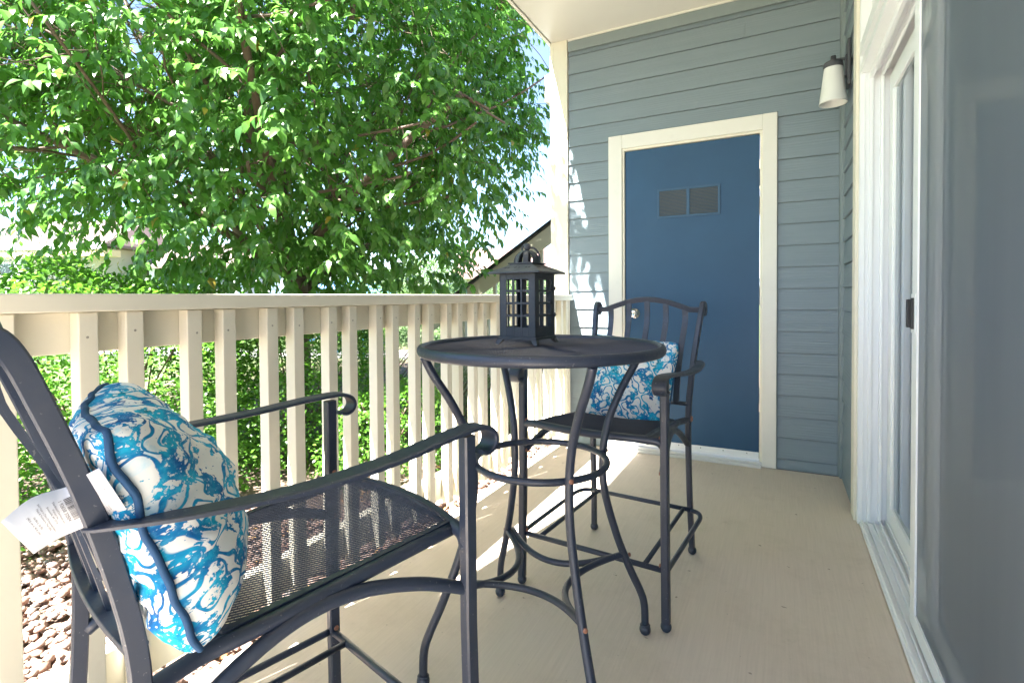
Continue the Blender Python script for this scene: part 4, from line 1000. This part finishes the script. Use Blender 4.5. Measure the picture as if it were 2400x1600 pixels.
pos = []; axs = []; nrs = []; Ls = []; tn = []; tw = MB(); ntw = 0
for p_, out in zip(sp, sd_):
    dirs = (out*0.7+Vector((random.gauss(0, .6), random.gauss(0, .6), random.gauss(-0.15, .35)))).normalized()
    Lsp = random.uniform(0.12, 0.30); nl = random.randint(7, 12); tone_s = random.random()
    sdv = dirs.cross(Vector((0, 0, 1))); sdv = sdv.normalized() if sdv.length > 0.1 else Vector((1, 0, 0))
    end = p_+dirs*Lsp+Vector((0, 0, -0.2*Lsp))
    if in_view(np.array([(p_+TR)[:]]))[0] and ntw < 1500: tw.tube([p_-dirs*0.08, p_+dirs*Lsp*0.5, end], 0.0026, 4); ntw += 1
    for j in range(nl):
        f_ = (j+0.5)/nl; q = p_+dirs*Lsp*f_+Vector((0, 0, -0.2*Lsp*f_*f_)); s_ = 1 if j % 2 else -1
        ax = (dirs*0.55+sdv*s_*random.uniform(0.3, 0.9)+Vector((random.gauss(0, .2), random.gauss(0, .2), random.uniform(-1.0, -0.15)))).normalized()
        nn = (Vector((0, 0, 1))+out*0.55+Vector((random.gauss(0, .35), random.gauss(0, .35), 0)))
        pos.append(q[:]); axs.append(ax[:]); nrs.append(nn[:]); Ls.append(random.triangular(0.045, 0.118, 0.088)); tn.append(min(0.96, max(0, 0.5*tone_s+0.5*random.random())) if random.random() > 0.006 else 1.0)
tw.build('twigs', M_TWIG, tree)
pos = np.array(pos); axs = unit(np.array(axs)); nrs = unit(np.array(nrs)); Ls = np.array(Ls); tn = np.array(tn)
print('tree leaves', len(pos))
# leaves are parented to the tree, whose origin is its foot; view test needs world positions
def emit_local(root, pos, *a, **k):
    global CAMA
    keep = CAMA; CAMA = CAMA-np.array(root.location[:]); r_ = emit_leaves(root, pos, *a, **k); CAMA = keep; return r_
emit_local(tree, pos, axs, nrs, Ls, 0.46, tn, M_LEAF, ind=300, fold=0.16, curl=0.22)

# ---- shrubs
def shrub(name, c, rx, ry, h, n, L, wr, mat, label, cat='shrub', ind=0, group=None, stems=14, fold=0.18, upright=0.2, clumpy=0.0, z0=-0.12, low=0.0):
    root = empty(name, (c[0], c[1], z0), label=label, cat=cat, group=group)
    pos = []; ax = []; nr = []; tn = []
    sd = random.uniform(0, 50)
    while len(pos) < n:
        a = random.uniform(0, 2*PI); t = random.random(); zz = random.uniform(low, 1)
        shell = random.uniform(0.30, 1.0)**0.35
        prof = math.sqrt(max(0, 1-(max(0, zz-0.45)/0.55)**2))*0.97+0.03
        bumpy = 1+0.22*mnoise.noise(Vector((math.cos(a)*1.6+sd, math.sin(a)*1.6, zz*2.4)))+0.10*mnoise.noise(Vector((math.cos(a)*5+sd, math.sin(a)*5, zz*7)))
        r = shell*prof*bumpy
        if random.random() < 0.3: r = math.sqrt(random.random())*prof*bumpy; zz = min(1, zz)
        x = math.cos(a)*rx*r; y = math.sin(a)*ry*r
        z = zz*h*(1+0.12*mnoise.noise(Vector((x*1.7+sd, y*1.7, 0)))+0.06*mnoise.noise(Vector((x*6+sd, y*6, 3))))
        if clumpy and mnoise.noise(Vector((x*3.3+sd, y*3.3, z*3.3))) < clumpy-0.3 and random.random() < 0.8: continue
        for _ in range(3):
            o_ = Vector((x/rx, y/ry, (zz-0.4)*1.3))
            q = Vector((x, y, z))+Vector((random.gauss(0, L*0.8), random.gauss(0, L*0.8), random.gauss(0, L*0.8)))
            d = (o_*0.8+Vector((random.gauss(0, .7), random.gauss(0, .7), random.gauss(upright, .55)))).normalized()
            pos.append(q[:]); ax.append(d[:]); nr.append((Vector((0, 0, 1))+o_*0.5+Vector((random.gauss(0, .5), random.gauss(0, .5), 0)))[:]); tn.append(min(0.95, max(0, random.gauss(0.5, 0.28))))
    pos = np.array(pos); ax = unit(np.array(ax)); nr = unit(np.array(nr)+1e-4); tn = np.array(tn)
    Ls = L*rng.uniform(0.65, 1.25, len(pos))
    emit_local(root, pos, ax, nr, Ls, wr, tn, mat, ind=ind, fold=fold, curl=0.12)
    m = MB()
    for i in range(stems):
        a = random.uniform(0, 2*PI); r = random.uniform(0.1, 0.75)
        m.tube(smooth_path([(0.08*math.cos(a)*rx, 0.08*math.sin(a)*ry, 0), (r*0.5*math.cos(a)*rx, r*0.5*math.sin(a)*ry, h*0.4), (r*math.cos(a+.3)*rx, r*math.sin(a+.3)*ry, h*random.uniform(0.75, 1.0))], 4), 0.006, 5)
    m.build('stems', M_TWIG, root); return root
HG = 'leafy hedge shrubs behind the railing'
shrub('hedge_shrub', (-4.05, -3.15), 1.00, 1.10, 1.28, 13000, 0.034, 0.66, M_HEDGE, 'tall leafy hedge shrub at the far left behind the railing', ind=60, group=HG)
shrub('hedge_shrub', (-4.20, -1.75), 0.98, 1.05, 1.30, 24000, 0.034, 0.66, M_HEDGE, 'tall leafy hedge shrub behind the near pillow', ind=220, group=HG)
shrub('hedge_shrub', (-3.75, -0.62), 0.80, 0.80, 1.08, 19000, 0.030, 0.66, M_HEDGE, 'dense leafy hedge shrub in front of the tree trunk', ind=120, group=HG, clumpy=0.05)
shrub('ground_shrub', (-2.75, -0.62), 0.42, 0.62, 0.55, 5000, 0.030, 0.7, M_HEDGE, 'low sprawling round leaved shrub close behind the railing', ind=60, upright=0.5, stems=10)
JG = 'low junipers on the bank behind the railing'
shrub('juniper', (-4.30, 0.95), 0.95, 0.85, 0.78, 15000, 0.030, 0.16, M_JUNI, 'dark green spreading juniper right of the tree trunk', ind=0, group=JG, upright=0.5)
shrub('juniper', (-3.00, 0.42), 0.75, 0.80, 0.46, 13000, 0.028, 0.18, M_JUNI2, 'bright green low juniper near the middle balusters', group=JG, upright=0.5)
shrub('juniper', (-2.45, 1.15), 0.55, 0.8, 0.36, 9000, 0.026, 0.18, M_JUNI2, 'bright green low juniper near the far end of railing', group=JG, upright=0.5)
shrub('juniper', (-7.3, 2.3), 1.5, 0.9, 0.85, 13000, 0.045, 0.2, M_JUNI2, 'sunlit yellow green juniper on the bank past the path', group=JG, upright=0.5)
shrub('juniper', (-9.6, 5.2), 1.8, 1.3, 1.0, 11000, 0.06, 0.25, M_JUNI2, 'wide sunlit juniper behind the blue handrail', group=JG, upright=0.4)
# taller bushes and trees beyond
FG = 'pale bushy trees beyond the path'
shrub('bushy_tree', (-8.6, 7.6), 1.3, 1.2, 2.15, 15000, 0.065, 0.5, M_FARL, 'pale green bushy tree left of the black stair handrail', 'tree', group=FG, clumpy=0.02)
shrub('bushy_tree', (-10.6, 8.0), 1.6, 1.3, 1.85, 12000, 0.07, 0.5, M_FARL, 'pale green bush showing under the shade tree crown', 'tree', group=FG, clumpy=0.02)
shrub('bushy_tree', (-6.6, 9.4), 1.5, 1.2, 1.9, 10000, 0.07, 0.5, M_FARL, 'pale green bush behind the exterior stair balusters', 'tree', group=FG)
shrub('spruce_tree', (-12.6, 1.0), 1.0, 1.0, 2.6, 14000, 0.06, 0.14, M_SPRUCE, 'soft blue green evergreen left behind the hedge', 'tree', upright=0.1)
shrub('spruce_tree', (-14.6, 5.2), 1.0, 1.0, 1.75, 9000, 0.06, 0.14, M_SPRUCE, 'small blue green evergreen left of the tree trunk', 'tree', upright=0.1)
shrub('bushy_tree', (-13.5, 9.5), 2.6, 1.6, 1.2, 8000, 0.08, 0.5, M_FARL, 'dark low bush seen left of the tree trunk', 'tree', group=FG)
# grass
gp = []; 
for _ in range(9000):
    x = random.uniform(-7.0, -2.0); y = random.uniform(-1.2, 4.2)
    if mnoise.noise(Vector((x*1.4, y*1.4, 0))) < -0.05: continue
    gp.append((x, y, -0.12))
gp = np.array(gp); n = len(gp)
axg = unit(np.stack([rng.normal(0, .5, n), rng.normal(0, .5, n), np.ones(n)], 1)); nrg = unit(rng.normal(0, 1, (n, 3)))
gt = empty('t'); bpy.data.objects.remove(gt)
V, F = leaf_arrays(gp, axg, nrg, rng.uniform(0.04, 0.12, n), rng.uniform(0.006, 0.014, n), 0.1, 0.2)
o = np_mesh('grass', V, F, np.repeat(rng.uniform(0.2, 0.9, n), 7), True, M_JUNI2); tag(o, kind='stuff', label='patchy grass and ground cover behind the railing', cat='grass')
# fallen leaves by the railing
n = 260; fp = np.stack([rng.uniform(-2.6, -1.78, n), rng.uniform(-2.6, 0, n), np.full(n, -0.055)], 1)
V, F = leaf_arrays(fp, unit(np.stack([rng.normal(0, 1, n), rng.normal(0, 1, n), rng.normal(0, .2, n)], 1)), unit(np.stack([rng.normal(0, .3, n), rng.normal(0, .3, n), np.ones(n)], 1)), rng.uniform(0.02, 0.045, n), rng.uniform(0.01, 0.02, n), 0.2, 0.2)
M_DRY = leaf_mat('dry_leaf', (0.25, 0.12, 0.04), (0.42, 0.26, 0.10), 0.15, 0.7)
o = np_mesh('leaf_litter', V, F, np.repeat(rng.uniform(0, 0.9, n), 7), True, M_DRY); tag(o, kind='stuff', label='dry fallen leaves scattered on the gravel strip', cat='leaf litter')

# ------------------------------------------------------------------ exterior stair beyond the column
st = empty('exterior_stair', (-4.0, 1.62, -0.12), label='cream exterior stair with black handrail rising behind the corner post', cat='stair')
# local x along the run; slope 0.627
SLP = 0.627
def zline(x, c_): return c_+SLP*x
def sbar(nm, x0, x1, c0, c1, y0, y1, mat, bev=0.003):
    mm = MB(); mm.add([(x0, y0, zline(x0, c0)), (x1, y0, zline(x1, c0)), (x1, y1, zline(x1, c0)), (x0, y1, zline(x0, c0)), (x0, y0, zline(x0, c1)), (x1, y0, zline(x1, c1)), (x1, y1, zline(x1, c1)), (x0, y1, zline(x0, c1))],
        [(0, 3, 2, 1), (4, 5, 6, 7), (0, 1, 5, 4), (1, 2, 6, 5), (2, 3, 7, 6), (3, 0, 4, 7)]); return mm.build(nm, mat, st, bev)
HR = 1.055
sbar('handrail', -0.12, 4.0, HR-0.075, HR-0.035, -0.05, 0.03, M_BLACK)
sbar('rail_board', -0.10, 4.0, HR-0.27, HR-0.079, -0.02, 0.018, M_STAIR)
sbar('stringer', 0.10, 4.0, HR-1.16, HR-0.90, -0.02, 0.02, M_STAIR)
for i in range(12):
    x = 0.50+i*0.29; mm = MB(); mm.box((x, 0.020, zline(x, HR-0.95)), (x+0.036, 0.056, zline(x, HR-0.15))); mm.build('baluster', M_STAIR, st)
for x, hgt in ((0.30, 1.14), (0.62, 1.14)):
    mm = MB(); mm.box((x, 0.06, 0), (x+0.09, 0.15, hgt-0.06)); mm.build('newel_post', M_STAIR, st, 0.003)
    mm = MB(); mm.add([(x-.015, .045, hgt-.06), (x+.105, .045, hgt-.06), (x+.105, .165, hgt-.06), (x-.015, .165, hgt-.06), (x+.045, .105, hgt-.02)], [(0, 1, 4), (1, 2, 4), (2, 3, 4), (3, 0, 4), (3, 2, 1, 0)]); mm.build('post_cap', M_STAIR, st)
for i in range(13):
    x = 0.35+i*0.28; mm = MB(); mm.box((x, 0.16, 0.10+i*0.1755), (x+0.30, 1.1, 0.14+i*0.1755)); mm.build('tread', M_PATH, st)

# blue handrail by the path
bh = empty('metal_handrail', (-7.6, 4.0, -0.12), label='blue painted metal handrail posts beside the path', cat='handrail')
for x in (-0.28, 0.25):
    mm = MB(); mm.tube([(x, 0, -0.02), (x, 0, 0.98)], 0.028, 10); mm.build('post', M_BLUE, bh)
for z in (0.22, 0.62, 0.96):
    mm = MB(); mm.tube([(-0.28, 0, z-0.05), (-1.3, -0.45, z-0.45)], 0.022, 8); mm.tube([(0.25, 0, z), (0.05, 0.9, z-0.42)], 0.022, 8); mm.build('rail', M_BLUE, bh)
# blue canopy far away
cp = empty('canopy', (-15.3, 12.2, -0.12), label='distant blue shade canopy on a dark pole right of the trunk', cat='canopy')
mm = MB(); mm.tube([(0, 0, 0), (0, 0, 2.1)], 0.05, 8); mm.build('pole', M_BLACK, cp)
M_CANOPY = paint('blue_canvas', (0.10, 0.24, 0.52), 0.8)
mm = MB(); mm.add([(-2.2, -1, 1.55), (1.3, -1, 1.35), (1.3, 1, 1.35), (-2.2, 1, 1.55), (0, 0, 2.05)], [(0, 1, 4), (1, 2, 4), (2, 3, 4), (3, 0, 4), (3, 2, 1, 0)]); mm.build('canvas', M_CANOPY, cp)

# ------------------------------------------------------------------ houses
def hbox(root, nm, a, b, mat, bev=0):
    mm = MB(); mm.box(a, b); return mm.build(nm, mat, root, bev)
def gable(root, x0, x1, y0, y1, ze, zr, over, mat, trim):
    mm = MB(); ym = (y0+y1)/2
    mm.add([(x0-over, y0-over, ze), (x1+over, y0-over, ze), (x1+over, ym, zr), (x0-over, ym, zr), (x0-over, y1+over, ze), (x1+over, y1+over, ze), (x0-over, y0-over, ze-0.15), (x1+over, y0-over, ze-0.15), (x1+over, ym, zr-0.15), (x0-over, ym, zr-0.15), (x0-over, y1+over, ze-0.15), (x1+over, y1+over, ze-0.15)],
        [(0, 1, 2, 3), (3, 2, 5, 4), (6, 9, 8, 7), (9, 10, 11, 8), (0, 3, 9, 6), (3, 4, 10, 9), (1, 7, 8, 2), (2, 8, 11, 5), (0, 6, 7, 1), (4, 5, 11, 10)])
    rf_ = mm.build('roof', mat, root)
    for x in (x0-over-0.03, x1+over+0.002):
        mm = MB()
        for ya, za, yb, zb in ((y0-over-0.02, ze, ym, zr), (y1+over+0.02, ze, ym, zr)):
            mm.add([(x, ya, za-0.25), (x, yb, zb-0.25), (x, yb, zb+0.02), (x, ya, za+0.02), (x+0.03, ya, za-0.25), (x+0.03, yb, zb-0.25), (x+0.03, yb, zb+0.02), (x+0.03, ya, za+0.02)], [(0, 1, 2, 3), (4, 7, 6, 5), (0, 4, 5, 1), (2, 6, 7, 3), (0, 3, 7, 4)])
        mm.build('rake_board', trim, rf_)
    return rf_
def window(root, x0, x1, z0, z1, y, trim=M_WHITE):
    f_ = hbox(root, 'window', (x0-0.1, y-0.04, z0-0.1), (x1+0.1, y, z1+0.1), trim)
    mm = MB(); mm.box((x0, y-0.06, z0), ((x0+x1)/2-0.04, y-0.041, z1)); mm.box(((x0+x1)/2+0.04, y-0.06, z0), (x1, y-0.06+0.019, z1)); mm.build('pane', M_PANE, f_); return f_
# right, rose roof behind the stair
hr = empty('house', (-11.71, 16.02, -0.12), R(27), label='cream house with a rose brown shingle roof right of the tree', cat='house')
hbox(hr, 'wall', (-1.0, 0, 0), (9, 7, 2.05), M_HCREAM)
mm = MB(); mm.add([(-1.0, 0, 2.05), (-1.0, 7, 2.05), (-1.0, 3.5, 3.45), (-0.9, 0, 2.05), (-0.9, 7, 2.05), (-0.9, 3.5, 3.45)], [(0, 2, 1), (3, 4, 5), (0, 3, 5, 2), (1, 2, 5, 4)]); mm.build('gable_wall', M_HCREAM, hr)
gable(hr, -1.0, 9, 0, 7, 2.1, 3.61, 0.4, M_ROOF2, M_TRIM)
window(hr, 1.5, 3.0, 0.8, 1.8, 0)
# left, cream apartment block with balcony
hl = empty('apartment_building', (-42.5, 9.0, -0.12), R(24), label='cream apartment building with brown roof and white balcony at far left', cat='building')
hbox(hl, 'wall', (-8, 0, 0), (8.5, 8, 4.35), M_HCREAM)
mm = MB(); mm.add([(-9, -1.2, 4.30), (9.5, -1.2, 4.30), (8.2, 4, 6.35), (-9, 4, 6.35), (9.5, 9, 4.3), (-9, 9, 4.3), (-9, -1.2, 4.15), (9.5, -1.2, 4.15), (9.5, 9, 4.15), (-9, 9, 4.15)], [(0, 1, 2, 3), (3, 2, 4, 5), (1, 4, 2), (0, 3, 5), (6, 9, 8, 7), (0, 6, 7, 1), (1, 7, 8, 4)]); mm.build('roof', M_ROOF, hl)
hbox(hl, 'fascia', (-9, -1.26, 3.98), (9.5, -1.205, 4.33), M_WHITE); hbox(hl, 'soffit', (-9, -1.2, 3.6), (9.5, -0.05, 3.97), M_HTAN)
for x in (-2.0, 2.2):
    window(hl, x, x+1.8, 2.1, 3.3, -0.02)
bl = hbox(hl, 'balcony', (-3, -1.3, 1.55), (4.6, 0, 1.75), M_WHITE)
hbox(bl, 'balcony_rail', (-3, -1.3, 2.45), (4.6, -1.22, 2.55), M_WHITE)
mm = MB()
for i in range(46): mm.box((-3+i*0.166, -1.28, 1.75), (-2.92+i*0.166, -1.24, 2.45))
mm.build('balusters', M_WHITE, bl)
for x in (-3.0, 4.4): hbox(hl, 'porch_post', (x, -1.3, 0), (x+0.25, -1.05, 3.6), M_WHITE)
for x in (-2.4, 1.8): window(hl, x, x+1.5, 0.4, 1.3, -0.02)
# blue grey house behind the trunk
hb = empty('house', (-33.0, 15.4, -0.12), R(27), label='distant blue grey sided house glimpsed below the tree crown', cat='house')
hbox(hb, 'wall', (-1.5, 0, 0), (6.6, 6, 3.2), M_HBLUE)
for x in (-1.6, 1.1, 3.4, 6.4): hbox(hb, 'corner_trim', (x, -0.06, 0), (x+0.35, -0.002, 3.2), M_WHITE)
for i in range(12): hbox(hb, 'siding_course', (-1.5, -0.03, 0.25*i+0.02), (6.6, -0.003, 0.25*i+0.22), M_HBLUE)
window(hb, 2.0, 3.0, 1.2, 2.4, -0.04); window(hb, 4.2, 5.6, 1.2, 2.4, -0.04)
gable(hb, -1.5, 6.6, 0, 6, 3.2, 4.8, 0.4, M_ROOF, M_WHITE)
print('objects', len(bpy.data.objects))
